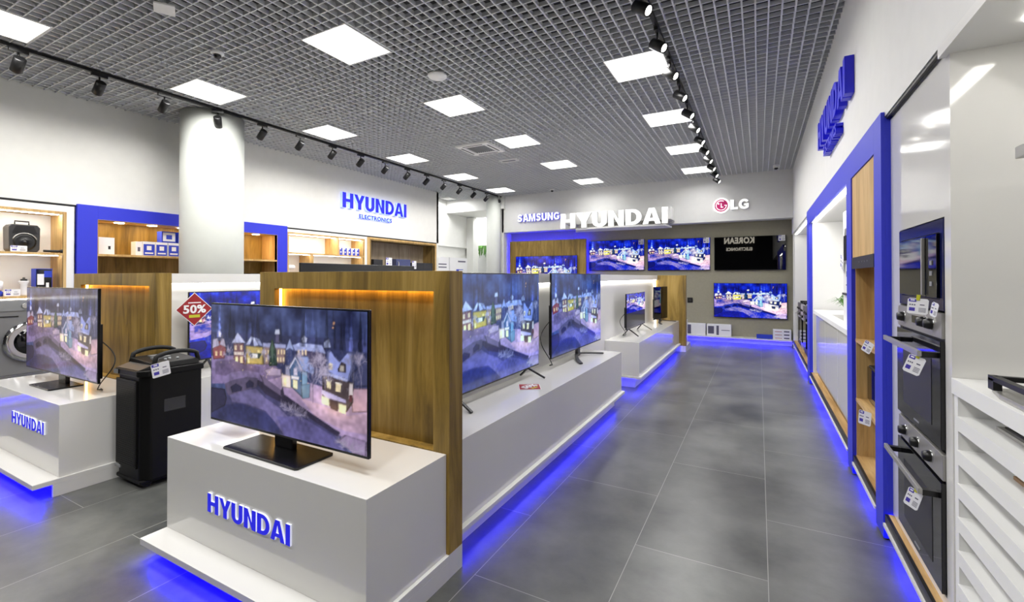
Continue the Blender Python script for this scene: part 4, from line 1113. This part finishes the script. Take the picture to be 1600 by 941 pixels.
MB().use('card').lathe([(.035, 0), (.04, .02), (.03, .14), (.045, .17), (.045, .18)], (-7.72, 2.04, 1.272), 'Z', 20).build('body', None, t)
MB().use('black').lathe([(.03, .18), (.03, .20), (.012, .205), (.012, .22)], (-7.72, 2.04, 1.272), 'Z', 16).build('lid', None, t)
t = thing('food_processor', 'small white and blue food processor at the picture edge on the second left shelf', 'kitchen appliance', (-7.72, 1.80, 1.272))
MB().use('bluebox').lathe([(.05, 0), (.05, .05), (.03, .07)], (-7.72, 1.82, 1.272), 'Z', 20).build('base', None, t)
MB().use('card').lathe([(.045, .07), (.05, .17), (.03, .18)], (-7.72, 1.82, 1.272), 'Z', 20).build('bowl', None, t)
card('price card on the second left shelf in front of the jug', .13, .08, (-7.655, 1.93, 1.315), P2)
# washing machines under the shelf
def washer(y, label, z0=.382):
    t = thing('washing_machine', label, 'washing machine', (-7.75, y, z0), 'washing machines')
    sub(t, 'body', 'washer', XB + .01, -7.46, y - .30, y + .30, z0, z0 + .85, bev=.008)
    m = MB().use('chrome').lathe([(.20, 0), (.235, .018), (.235, .03), (.19, .045), (.165, .04)], (-7.46, y, z0 + .37), 'X', 40); d = m.build('door', None, t)
    MB().use('glass').lathe([(.165, .03), (.12, .055), (.0001, .065)], (-7.46, y, z0 + .37), 'X', 36).build('door_glass', None, d)
    m = MB().use('silver').box(-7.46, -7.452, y - .29, y + .29, z0 + .73, z0 + .84); m.use('glass').box(-7.453, -7.449, y + .0, y + .27, z0 + .745, z0 + .83); m.build('control_panel', None, t)
    MB().use('chrome').lathe([(.03, 0), (.028, .02)], (-7.452, y - .05, z0 + .785), 'X', 20).build('dial', None, t)
    sub(t, 'drawer_grip', 'black', -7.46, -7.454, y - .27, y - .10, z0 + .66, z0 + .672)
washer(2.03, 'grey front loading washing machine partly hidden by the left television')
washer(1.36, 'grey front loading washing machine outside the left picture edge')

# blue niche goods
wbox('coffee_machine_box', 'white box with a black picture at the left end of the blue niche shelf', 2.74, 2.91, 1.802, 2.03, 'card', [('black', .6, .75, .3, .5)])
for k in range(4):
    wbox('appliance_box', 'blue and white appliance box, %s from left in the blue niche front row' % ORD[k], 3.24 + k * .158, 3.385 + k * .158, 1.802, 2.005, 'card', [('bluebox', .03, .97, .03, .82), ('card', .3, .7, .4, .7), ('card', .15, .85, .14, .24)], group='blue boxes in the niche')
for k in range(2):
    wbox('appliance_box', '%s blue framed box of the pair on top of the boxes' % ['left', 'right'][k], 3.47 + k * .21, 3.66 + k * .21, 2.007, 2.17, 'bluebox', [('card', .08, .92, .12, .9), ('bluebox', .3, .7, .3, .7)], group='blue boxes in the niche')
wbox('small_box', 'white box standing behind the row of blue boxes', 3.16, 3.235, 1.802, 2.0, 'card', [('ink', .3, .7, .3, .6)], xf=-7.74)
t = thing('toaster', 'black toaster on the lower shelf of the blue niche', 'toaster', (-7.8, 3.35, 1.2))
MB().use('black').prism([(3.2, 1.202), (3.5, 1.202), (3.5, 1.39), (3.46, 1.42), (3.24, 1.42), (3.2, 1.39)], 'X', -7.9, -7.72).build('body', None, t, .01)
sub(t, 'lever', 'chrome', -7.72, -7.70, 3.34, 3.37, 1.33, 1.35)
t = thing('coffee_maker', 'black and silver coffee maker at the right of the blue niche', 'coffee maker', (-7.78, 4.85, 1.2))
sub(t, 'body', 'black', -7.9, -7.74, 4.75, 4.93, 1.202, 1.56, bev=.008); MB().use('chrome').lathe([(.05, 0), (.055, .09), (.03, .11)], (-7.69, 4.84, 1.22), 'Z', 20).build('jug', None, t); sub(t, 'drip_head', 'black', -7.74, -7.65, 4.77, 4.91, 1.44, 1.56, bev=.005)
sub(t, 'drip_tray', 'black', -7.74, -7.63, 4.77, 4.91, 1.202, 1.219)
# goods in the unit right of the frame
for k in range(5):
    wbox('tall_small_box', 'small blue and white box, %s from the left on the upper shelf' % ORD[k], 6.70 + k * .115, 6.765 + k * .115, 1.957, 2.115, 'card', [('bluebox', 0, 1, 0, .75), ('bluebox', .5, 1, .75, .95), ('card', .2, .6, .3, .5)], xf=-7.70, d=.07, group='row of small blue boxes')
for k, (y, m_) in enumerate(((6.25, 'steelblue'), (6.47, 'card'), (6.69, 'bluebox'), (6.91, 'card'), (7.12, 'steel'))):
    t = thing('kettle', '%s of the row of kettles, %s in colour' % (ORD[k], {'steelblue': 'glassy blue', 'card': 'white', 'bluebox': 'blue', 'steel': 'steel'}[m_]), 'kettle', (-7.78, y, 1.45), 'kettles behind the oak partition')
    MB().use(m_).lathe([(.065, 0), (.07, .02), (.055, .17), (.04, .19)], (-7.78, y, 1.452), 'Z', 20).build('body', None, t)
    MB().use('black').lathe([(.03, .19), (.02, .205), (.008, .207), (.008, .22)], (-7.78, y, 1.452), 'Z', 14).build('lid', None, t)
    MB().use('black').tube([(-7.78, y + .05, 1.62), (-7.78, y + .105, 1.60), (-7.78, y + .11, 1.52), (-7.78, y + .065, 1.48)], .008).build('handle', None, t)
t = thing('stand_mixer', 'small white mixer on the lower shelf right of the blue frame', 'mixer', (-7.78, 5.62, 1.45))
m = MB().use('card').box(-7.86, -7.70, 5.54, 5.62, 1.452, 1.47).box(-7.80, -7.76, 5.54, 5.57, 1.47, 1.66); m.lathe([(.02, 0), (.04, .03), (.042, .15), (.02, .17)], (-7.78, 5.53, 1.68), 'Y', 16); m.build('body', None, t)
MB().use('steel').lathe([(.03, 0), (.055, .05), (.06, .10)], (-7.78, 5.66, 1.452), 'Z', 20).build('bowl', None, t)
wbox('white_appliance', 'small white can shaped appliance by the upright on the lower shelf', 6.02, 6.09, 1.452, 1.81, 'card', [('ink', .2, .8, .6, .7)], xf=-7.70, d=.08)
# appliances in the dark niche
def dark_appliance(label, y0, y1, z0, z1, m, seam=None, handle=True, xf=-7.66, name='fridge'):
    t = thing(name, label, 'refrigerator', (-7.8, (y0 + y1) / 2, z0), 'appliances in the dark niche')
    sub(t, 'body', m, XB + .012, xf - .03, y0, y1, z0, z1, bev=.004)
    if seam: 
        sub(t, 'door', m, xf - .028, xf, y0, (y0 + y1) / 2 - .003, z0 + .01, z1 - .005, bev=.004); sub(t, 'door', m, xf - .028, xf, (y0 + y1) / 2 + .003, y1, z0 + .01, z1 - .005, bev=.004)
    else: d = sub(t, 'door', m, xf - .028, xf, y0, y1, z0 + .01, z1 - .005, bev=.004)
    if handle: MB().use('steel').tube([(xf, y0 + .05, z0 + .25), (xf + .03, y0 + .05, z0 + .27), (xf + .03, y0 + .05, z1 - .08), (xf, y0 + .05, z1 - .06)], .009).build('handle', None, d)
dark_appliance('brown-black coffee machine at the left of the dark niche', 7.62, 7.90, 1.002, 1.90, 'dgrey', handle=False)
dark_appliance('blue-grey fridge with a steel handle in the middle of the dark niche', 8.35, 8.86, 1.002, 1.93, 'navy')
dark_appliance('dark grey two door appliance at the right of the dark niche', 9.0, 9.74, 1.002, 1.86, 'dgrey', seam=True, handle=False)
card('price card standing on top inside the dark niche by the coffee machine', .2, .2, (-7.64, 8.08, 1.85), P2)
card('price card on the dark two door appliance', .16, .2, (-7.645, 8.98, 1.80), P2)
sub_t = MB().use('oakd').box(XB + .02, -7.70, 7.98, 8.2, 1.002, 1.75); tag(sub_t.build('wine_cabinet', None, None, .004), 'brown box cabinet between the coffee machine and the blue-grey fridge', 'cabinet')
# alcove: low table with white boxes
t = thing('alcove_table', 'white table in the alcove behind the left wall', 'table', (-7.9, 10.9, 0))
sub(t, 'top', 'satin', -8.15, -7.7, 10.1, 11.9, .97, 1.0)
for a, b in ((-8.13, 10.12), (-7.75, 10.12), (-8.13, 11.84), (-7.75, 11.84)): sub(t, 'leg', 'satin', a, a + .04, b, b + .04, 0, .97)
wbox('iron_box', 'white appliance box at the left on the alcove table', 10.15, 10.68, 1.002, 2.05, 'card', [('ink', .1, .8, .8, .83), ('ink', .1, .8, .72, .75)], xf=-7.82, d=.2)
wbox('iron_box', 'white appliance box with a blue iron picture on the alcove table', 10.74, 11.62, 1.002, 2.06, 'card', [('ink', .45, .9, .88, .92), ('bluebox', .35, .75, .45, .68), ('card', .5, .75, .6, .66)], xf=-7.82, d=.2)
# bright passage and hanging plant
t = thing('wall_planter', 'white wall planter with green leaves in the bright passage', 'plant', (-8.0, 13.1, 2.4))
sub(t, 'pot', 'white', -8.35, -7.7, 13.0, 13.25, 2.42, 2.55)
g = MB().use('green'); rnd = random.Random(3)
for k in range(60):
    x = rnd.uniform(-8.33, -7.72); y = 12.98; L = rnd.uniform(.08, .45)
    g.quad((x - .015, y, 2.55), (x + .015, y, 2.55), (x + .03 * rnd.uniform(-1, 1), y - .06, 2.55 - L), (x - .01, y - .05, 2.55 - L * .9))
g.build('leaves', None, t)

# ------------------------------------------------------------------ right wall: blue frame and kitchen bays
XFm = .62
t = thing('display_portal', 'tall blue frame round the kitchen displays on the right wall', 'display frame', (.8, 5.6, 0))
f = MB().use('blue').box(XFm, XR - .002, 3.315, 3.505, .01, 2.445).box(XR - .002, .70, 3.315, 3.505, .01, 2.415).box(.70, 1.35, 3.38, 3.505, .01, 2.40)
f.build('pillar', None, t, .001)
sub(t, 'pillar', 'blue', XFm, 1.05, 4.29, 4.50, .01, 2.25)
sub(t, 'pillar', 'blue', XFm, 1.05, 7.62, 7.93, .01, 2.25)
sub(t, 'header', 'blue', XFm, XR - .001, 3.505, 7.93, 2.25, 2.445)
sub(t, 'inner_header', 'satin', XR, 1.05, 3.506, 7.93, 2.25, 2.37)
def base_ledge(label, y0, y1, ztop=.15):
    t = thing('plinth_ledge', label, 'plinth', (.7, (y0 + y1) / 2, 0), 'plinth ledges along the right wall')
    sub(t, 'wood_top', 'oakh', .64, 1.0, y0, y1, ztop - .012, ztop)
    sub(t, 'front_edge', 'black', .625, .64, y0, y1, ztop - .05, ztop)
    sub(t, 'lip', 'satin', .615, .66, y0, y1, ztop - .068, ztop - .051)
    sub(t, 'toe_kick', 'satin', .70, .72, y0, y1, 0, ztop - .05)
    MB().use('blueled').box(.665, .69, y0, y1, ztop - .068, ztop - .06).build('led_strip', None, t)
base_ledge('plinth ledge with blue glow under the ovens', 1.2, 3.30, .155)
base_ledge('plinth ledge with blue glow under the oak niche', 3.52, 4.285, .15)
base_ledge('plinth ledge with blue glow under the white kitchen base unit', 4.51, 7.60, .17)
base_ledge('plinth ledge with blue glow under the far cookers', 7.95, 11.2, .17)

# oven tower
t = thing('oven_tower', 'tall gloss white cabinet holding the microwave and two ovens', 'cabinet', (1.0, 2.9, .155))
f = MB().use('gloss')
f.box(.665, 1.355, 2.40, 2.47, .156, 2.395); f.box(.665, 1.355, 3.14, 3.375, .156, 2.395); f.box(.665, 1.355, 2.47, 3.14, 1.745, 2.395); f.box(.665, 1.355, 2.47, 3.14, .156, .195)
f.use('white').box(1.30, 1.355, 2.47, 3.14, .2, 1.745); f.box(.72, 1.30, 2.47, 3.14, 1.352, 1.358).box(.72, 1.30, 2.47, 3.14, .775, .781)
f.build('carcass', None, t)
def oven(label, z0, z1, twin):
    y0, y1 = 2.475, 3.135
    t = thing('built_in_oven', label, 'oven', (.9, 2.8, z0), 'built-in ovens')
    sub(t, 'body', 'dgrey', .672, 1.25, y0 + .01, y1 - .01, z0, z1)
    sub(t, 'control_panel', 'steel', .655, .672, y0, y1, z1 - .105, z1, bev=.002)
    d = sub(t, 'door', 'glass', .650, .672, y0, y1, z0 + .01, z1 - .115, bev=.002)
    m = MB().use('dgrey').box(.6485, .6502, y0 + .11, y1 - .12, z0 + .08, z1 - .20); m.build('door_window', None, d)
    for yy in ((y1 - .13, y1 - .33, y1 - .52) if twin else (y1 - .12, y1 - .45, y1 - .55)):
        m = MB().use('black').lathe([(.024, 0), (.024, -.012), (.018, -.03), (.0001, -.031)], (.655, yy, z1 - .052), 'X', 20); m.use('chrome').lathe([(.027, 0), (.027, -.004)], (.655, yy, z1 - .052), 'X', 20); m.build('knob', None, t)
    m = MB().use('steel').box(.585, .60, y0 + .03, y1 - .03, z1 - .185, z1 - .160); m.build('handle', None, d, .003)
    for ya in (y0 + .035, y1 - .065): sub(d, 'handle_mount', 'black', .60, .652, ya, ya + .03, z1 - .188, z1 - .165)
    if not twin: sub(t, 'clock', 'glass', .653, .656, 2.76, 2.88, z1 - .07, z1 - .035)
    sub(d, 'badge', 'silver', .648, .651, 2.76, 2.84, z0 + .035, z0 + .042)
oven('upper built-in oven below the microwave with a hanging price card', .785, 1.35, False)
oven('lower built-in oven with three knobs near the floor', .20, .773, True)
t = thing('built_in_microwave', 'dark glass built-in microwave at the top of the oven tower', 'microwave', (.9, 2.8, 1.36))
y0, y1, z0, z1 = 2.475, 3.135, 1.36, 1.742
sub(t, 'body', 'dgrey', .675, 1.25, y0 + .01, y1 - .01, z0, z1 - .003)
m = MB().use('bluerefl').box(.662, .675, y0, y1, z1 - .055, z1 - .003).box(.662, .675, y0, y1, z0, z0 + .045).box(.662, .675, y0, y0 + .04, z0 + .045, z1 - .055).box(.662, .675, y1 - .04, y1, z0 + .045, z1 - .055); m.build('trim_frame', None, t)
sub(t, 'door', 'glass', .652, .675, 2.66, 3.09, z0 + .05, z1 - .06, bev=.002)
sub(t, 'control_panel', 'glass', .652, .675, 2.52, 2.655, z0 + .05, z1 - .06, bev=.002)
sub(t, 'handle', 'steel', .640, .652, 2.668, 2.685, z0 + .06, z1 - .07, bev=.002)
for k in range(3): sub(t, 'button', 'silver', .649, .652, 2.57, 2.60, z0 + .10 + k * .045, z0 + .12 + k * .045)
card('price card hanging from the built-in microwave', .072, .068, (.605, 2.58, 1.372), -.55, 0.08, 0, True)
card('price card behind, at the right end of the microwave', .035, .06, (.632, 2.475, 1.365), -1.2, 0.3)
card('tilted price card hanging from the upper oven handle', .06, .08, (.580, 2.53, 1.125), -.55, .35, 0, True)
card('price card hanging from the lower oven handle', .055, .085, (.580, 2.56, .545), -.75, .30, 0, True)

# cooker counter with sloping white display shelves at the right edge
t = thing('hob_display_stand', 'white counter with open shelves for hobs at the right picture edge', 'display stand', (1.0, 1.7, .156))
sub(t, 'worktop', 'white', .662, 1.355, .6, 2.398, 1.045, 1.105, bev=.001)
sub(t, 'end_panel', 'white', .67, 1.355, 2.36, 2.398, .156, 1.044)
sub(t, 'back_panel', 'white', 1.02, 1.05, .6, 2.36, .156, 1.044)
for k in range(6):
    z = .965 - k * .128
    m = MB().use('white').box(.665, .80, .6, 2.36, z - .052, z).box(.80, 1.02, .6, 2.36, z - .03, z - .012)
    m.build('shelf', None, t)
sub(t, 'end_panel', 'white', .67, 1.355, .6, .64, .156, 1.044)
for (k, a, b, lab, m_) in ((0, 1.0, 2.22, 'steel rimmed hob lying on the top display shelf', 'steel'), (1, 1.7, 2.1, 'brown tray lying on the second display shelf', 'brown'), (3, .9, 2.22, 'black glass hob on the fourth display shelf', 'glass'), (4, 1.0, 2.0, 'black glass hob on the fifth display shelf', 'glass')):
    z = .965 - k * .128
    h = thing('glass_hob', lab, 'hob', (.9, (a + b) / 2, z), 'hobs on the display shelves')
    m = MB().use(m_ if m_ != 'glass' else 'black').box(.73, 1.01, a, b, z + .001, z + .012); m.build('tray', None, h)
    m = MB().use('glass').box(.745, 1.0, a + .02, b - .02, z + .012, z + .018)
    if m_ == 'steel':
        for q in range(3): m.use('chrome').cyl((.80, a + .5 + q * .07, z + .018), .012, .02)
    m.build('glass_plate', None, h)
h = thing('gas_hob', 'steel gas hob with cast iron grates on the white counter', 'gas hob', (.95, 1.8, 1.105))
MB().use('steel').prism([(.678, 1.50), (.678, 2.04), (.70, 2.16), (1.22, 2.16), (1.22, 1.50)], 'Z', 1.106, 1.122).build('base_plate', None, h, .003)
for gx in (.695, .96):
    m = MB().use('black')
    for yy in (1.58, 1.85, 2.12):
        m.bar((gx, yy, 1.16), (gx + .21, yy, 1.16), .022, .016)
    for xx in (gx, gx + .21): m.bar((xx, 1.56, 1.16), (xx, 2.14, 1.16), .022, .016)
    for xx in (gx, gx + .21):
        for yy in (1.58, 1.85, 2.12): m.box(xx - .011, xx + .011, yy - .02, yy + .02, 1.122, 1.16)
    m.build('grate', None, h)
for (xx, yy) in ((.84, 1.72), (.84, 2.0), (1.09, 1.72), (1.09, 2.0)):
    MB().use('black').lathe([(.05, 1.122), (.05, 1.135), (.035, 1.14), (.035, 1.148)], (xx, yy, 0), 'Z', 24).build('burner', None, h)
h = thing('cooker_hood', 'steel cooker hood over the gas hob at the right picture edge', 'cooker hood', (1.0, 1.7, 1.86))
m = MB().use('steel'); m.box(.70, 1.355, 1.40, 1.985, 1.865, 1.90); m.build('rim', None, h, .002)
m = MB().use('white')
b = [(.70, 1.40), (1.355, 1.40), (1.355, 1.985), (.70, 1.985)]; tp = [(1.10, 1.58), (1.355, 1.58), (1.355, 1.82), (1.10, 1.82)]
lo_ = [(x, y, 1.90) for x, y in b]; hi_ = [(x, y, 1.99) for x, y in tp]
for i in range(4): j = (i + 1) % 4; m.quad(lo_[i], lo_[j], hi_[j], hi_[i])
m.quad(*hi_); m.quad(*lo_[::-1]); m.build('canopy', None, h)
sub(h, 'chimney', 'steel', 1.12, 1.355, 1.60, 1.80, 1.99, 2.378)
t = thing('linear_lamp', 'slim white linear lamp in the soffit at the top right', 'ceiling light', (.9, 1.6, 2.38))
MB().use('whiteled').box(.80, .86, .6, 2.2, 2.372, 2.379).build('diffuser', None, t)

# oak niche
t = thing('oak_niche', 'narrow oak niche with shelves inside the blue frame', 'shelving unit', (.85, 3.9, .15))
sub(t, 'door', 'oakl', .628, .645, 3.507, 4.288, 1.645, 2.248)
m = MB().use('oakl').box(.645, 1.0, 3.507, 3.522, .15, 2.24).box(.645, 1.0, 4.27, 4.288, .15, 2.24); m.build('side_panel', None, t)
sub(t, 'back_panel', 'oakd', .985, 1.0, 3.522, 4.27, .15, 1.64)
sub(t, 'shelf', 'oakh', .64, .985, 3.522, 4.27, 1.012, 1.034); sub(t, 'shelf', 'oakh', .64, .985, 3.522, 4.27, .566, .588); sub(t, 'shelf', 'oakh', .64, .985, 3.522, 4.27, .151, .16)
t = thing('slim_hood', 'black built-in extractor strip under the oak door', 'extractor hood', (.8, 3.9, 1.57))
sub(t, 'front', 'black', .62, .645, 3.524, 4.268, 1.56, 1.642, bev=.002); sub(t, 'body', 'steel', .645, .98, 3.524, 4.268, 1.60, 1.64)
for k in range(4): sub(t, 'button', 'silver', .618, .62, 3.70 + k * .09, 3.71 + k * .09, 1.60, 1.61)
t = thing('mini_oven', 'black mini oven on the lower shelf of the oak niche', 'oven', (.82, 3.95, .588))
sub(t, 'body', 'black', .70, .96, 3.66, 4.16, .60, .86, bev=.006); sub(t, 'door', 'glass', .69, .70, 3.80, 4.15, .62, .85); sub(t, 'handle', 'silver', .675, .69, 3.805, 3.82, .63, .84)
for a in (3.70, 4.1): 
    for b in (.73, .92): sub(t, 'foot', 'rubber', b, b + .02, a, a + .02, .588, .60)
card('price card hanging from the upper shelf of the oak niche', .06, .075, (.61, 3.66, 1.05), -.8, .45)
card('price card hanging from the lower shelf of the oak niche', .075, .09, (.60, 3.70, .585), -.7, .08)

# white kitchen bay
t = thing('kitchen_bay', 'white lined kitchen bay inside the blue frame', 'display bay', (.9, 6, .17))
sub(t, 'back_panel', 'white', 1.03, 1.05, 4.51, 7.61, .17, 2.25); sub(t, 'side_panel', 'white', .66, 1.03, 7.56, 7.615, .172, 2.248); sub(t, 'side_panel', 'white', .66, 1.03, 4.502, 4.52, .172, 2.248)
MB().use('unitled').box(.66, .69, 4.6, 7.5, 2.243, 2.2495).build('led_strip', None, t)
t = thing('kitchen_base_unit', 'gloss white kitchen base cabinet with oak end inside the blue frame', 'cabinet', (.85, 6, .17))
sub(t, 'carcass', 'oakd', .70, 1.02, 4.53, 7.40, .172, 1.0)
for k in range(3):
    y0 = 4.54 + k * .953
    d = sub(t, 'door', 'gloss', .678, .699, y0, y0 + .945, .24, .985, bev=.001)
    if k == 0: MB().use('white').tube([(.678, y0 + .05, .60), (.655, y0 + .05, .60), (.655, y0 + .05, .78), (.678, y0 + .05, .78)], .006).build('handle', None, d)
sub(t, 'worktop', 'white', .655, 1.03, 4.53, 7.45, 1.001, 1.05, bev=.002)
MB().use('steel').box(.76, .98, 5.75, 6.6, 1.0505, 1.053).build('sink_rim', None, t)
t = thing('tall_white_unit', 'white wall unit with black handles and switches standing on the kitchen worktop', 'wall unit', (.85, 5.0, 1.05))
sub(t, 'body', 'white', .72, 1.028, 4.56, 5.42, 1.0505, 2.12, bev=.003)
m = MB().use('steel').box(.712, .72, 5.12, 5.28, 1.62, 1.95); m.use('black').box(.70, .713, 5.14, 5.18, 1.65, 1.88).box(.70, .713, 5.21, 5.25, 1.65, 1.88); m.build('handle_plate', None, t)
for k in range(3): sub(t, 'switch', 'black', .705, .72, 4.88 + k * .1, 4.94 + k * .1, 1.50, 1.55)
sub(t, 'strip', 'black', .71, .72, 4.8, 5.2, 1.42, 1.43); sub(t, 'strip', 'dgrey', .70, .72, 4.85, 5.35, 1.33, 1.35)
m = MB().use('bluebox').box(.708, .72, 4.75, 5.1, 1.06, 1.30); m.use('card').box(.706, .709, 4.95, 5.1, 1.14, 1.28); m.use('pink').box(.706, .709, 4.80, 4.92, 1.17, 1.22); m.build('picture_panel', None, t)
card('price card on the white wall unit', .16, .14, (.70, 5.36, 1.63), -P2, .3)
t = thing('potted_plant', 'small green spiky plant on the kitchen worktop', 'plant', (.85, 5.85, 1.05))
MB().use('white').lathe([(.04, 1.051), (.055, 1.13), (.05, 1.13), (.045, 1.12)], (.82, 5.80, 0), 'Z', 20).build('pot', None, t)
g = MB().use('green'); rnd = random.Random(5)
for k in range(40):
    a = rnd.uniform(0, 6.28); L = rnd.uniform(.14, .27); p0 = Vector((.82, 5.80, 1.12)); pm = p0 + Vector((math.cos(a) * L * .5, math.sin(a) * L * .6, L * .7)); p2 = p0 + Vector((math.cos(a) * L, math.sin(a) * L * 1.2, L * .45)); w = Vector((-math.sin(a), math.cos(a), 0)) * .008
    g.quad(p0 - w, p0 + w, pm + w, pm - w); g.quad(pm - w, pm + w, p2)
g.build('leaves', None, t)
# far bay with cookers
t = thing('kitchen_bay', 'plain white display bay beyond the blue frame at the far right', 'display bay', (.9, 9.6, .17))
sub(t, 'back_panel', 'white', 1.03, 1.05, 7.94, 11.28, .17, 2.40); sub(t, 'side_panel', 'white', .66, 1.03, 11.20, 11.28, .172, 2.378); sub(t, 'top_panel', 'white', .655, 1.05, 7.94, 11.28, 2.38, 2.418)
MB().use('whiteled').box(.665, .70, 8.0, 11.1, 2.373, 2.3795).build('led_strip', None, t)
for k, (y, m_, nm) in enumerate(((8.45, 'steel', 'steel'), (9.25, 'black', 'black'), (10.05, 'steel', 'steel'), (10.75, 'black', 'black'))):
    t = thing('cooker', '%s freestanding cooker, %s from the blue frame' % (nm, ORD[k]), 'cooker', (.85, y, .17), 'cookers in the far bay')
    sub(t, 'body', m_, .70, 1.02, y - .28, y + .28, .172, .98, bev=.003)
    sub(t, 'oven_door', 'glass', .68, .70, y - .26, y + .26, .30, .80); sub(t, 'handle', 'steel', .655, .672, y - .22, y + .22, .76, .78); sub(t, 'handle_post', 'steel', .672, .68, y - .22, y - .20, .76, .78)
    m = MB().use('black')
    for q in (-.2, 0, .2): m.bar((.74, y + q, 1.01), (1.0, y + q, 1.01), .015, .012); m.box(.74, .755, y + q - .008, y + q + .008, .98, 1.01); m.box(.985, 1.0, y + q - .008, y + q + .008, .98, 1.01)
    m.bar((.87, y - .22, 1.01), (.87, y + .22, 1.01), .015, .012); m.build('grate', None, t)
    for q in range(4): MB().use('black').lathe([(.018, 0), (.014, -.022)], (.70, y - .18 + q * .12, .88), 'X', 14).build('knob', None, t)
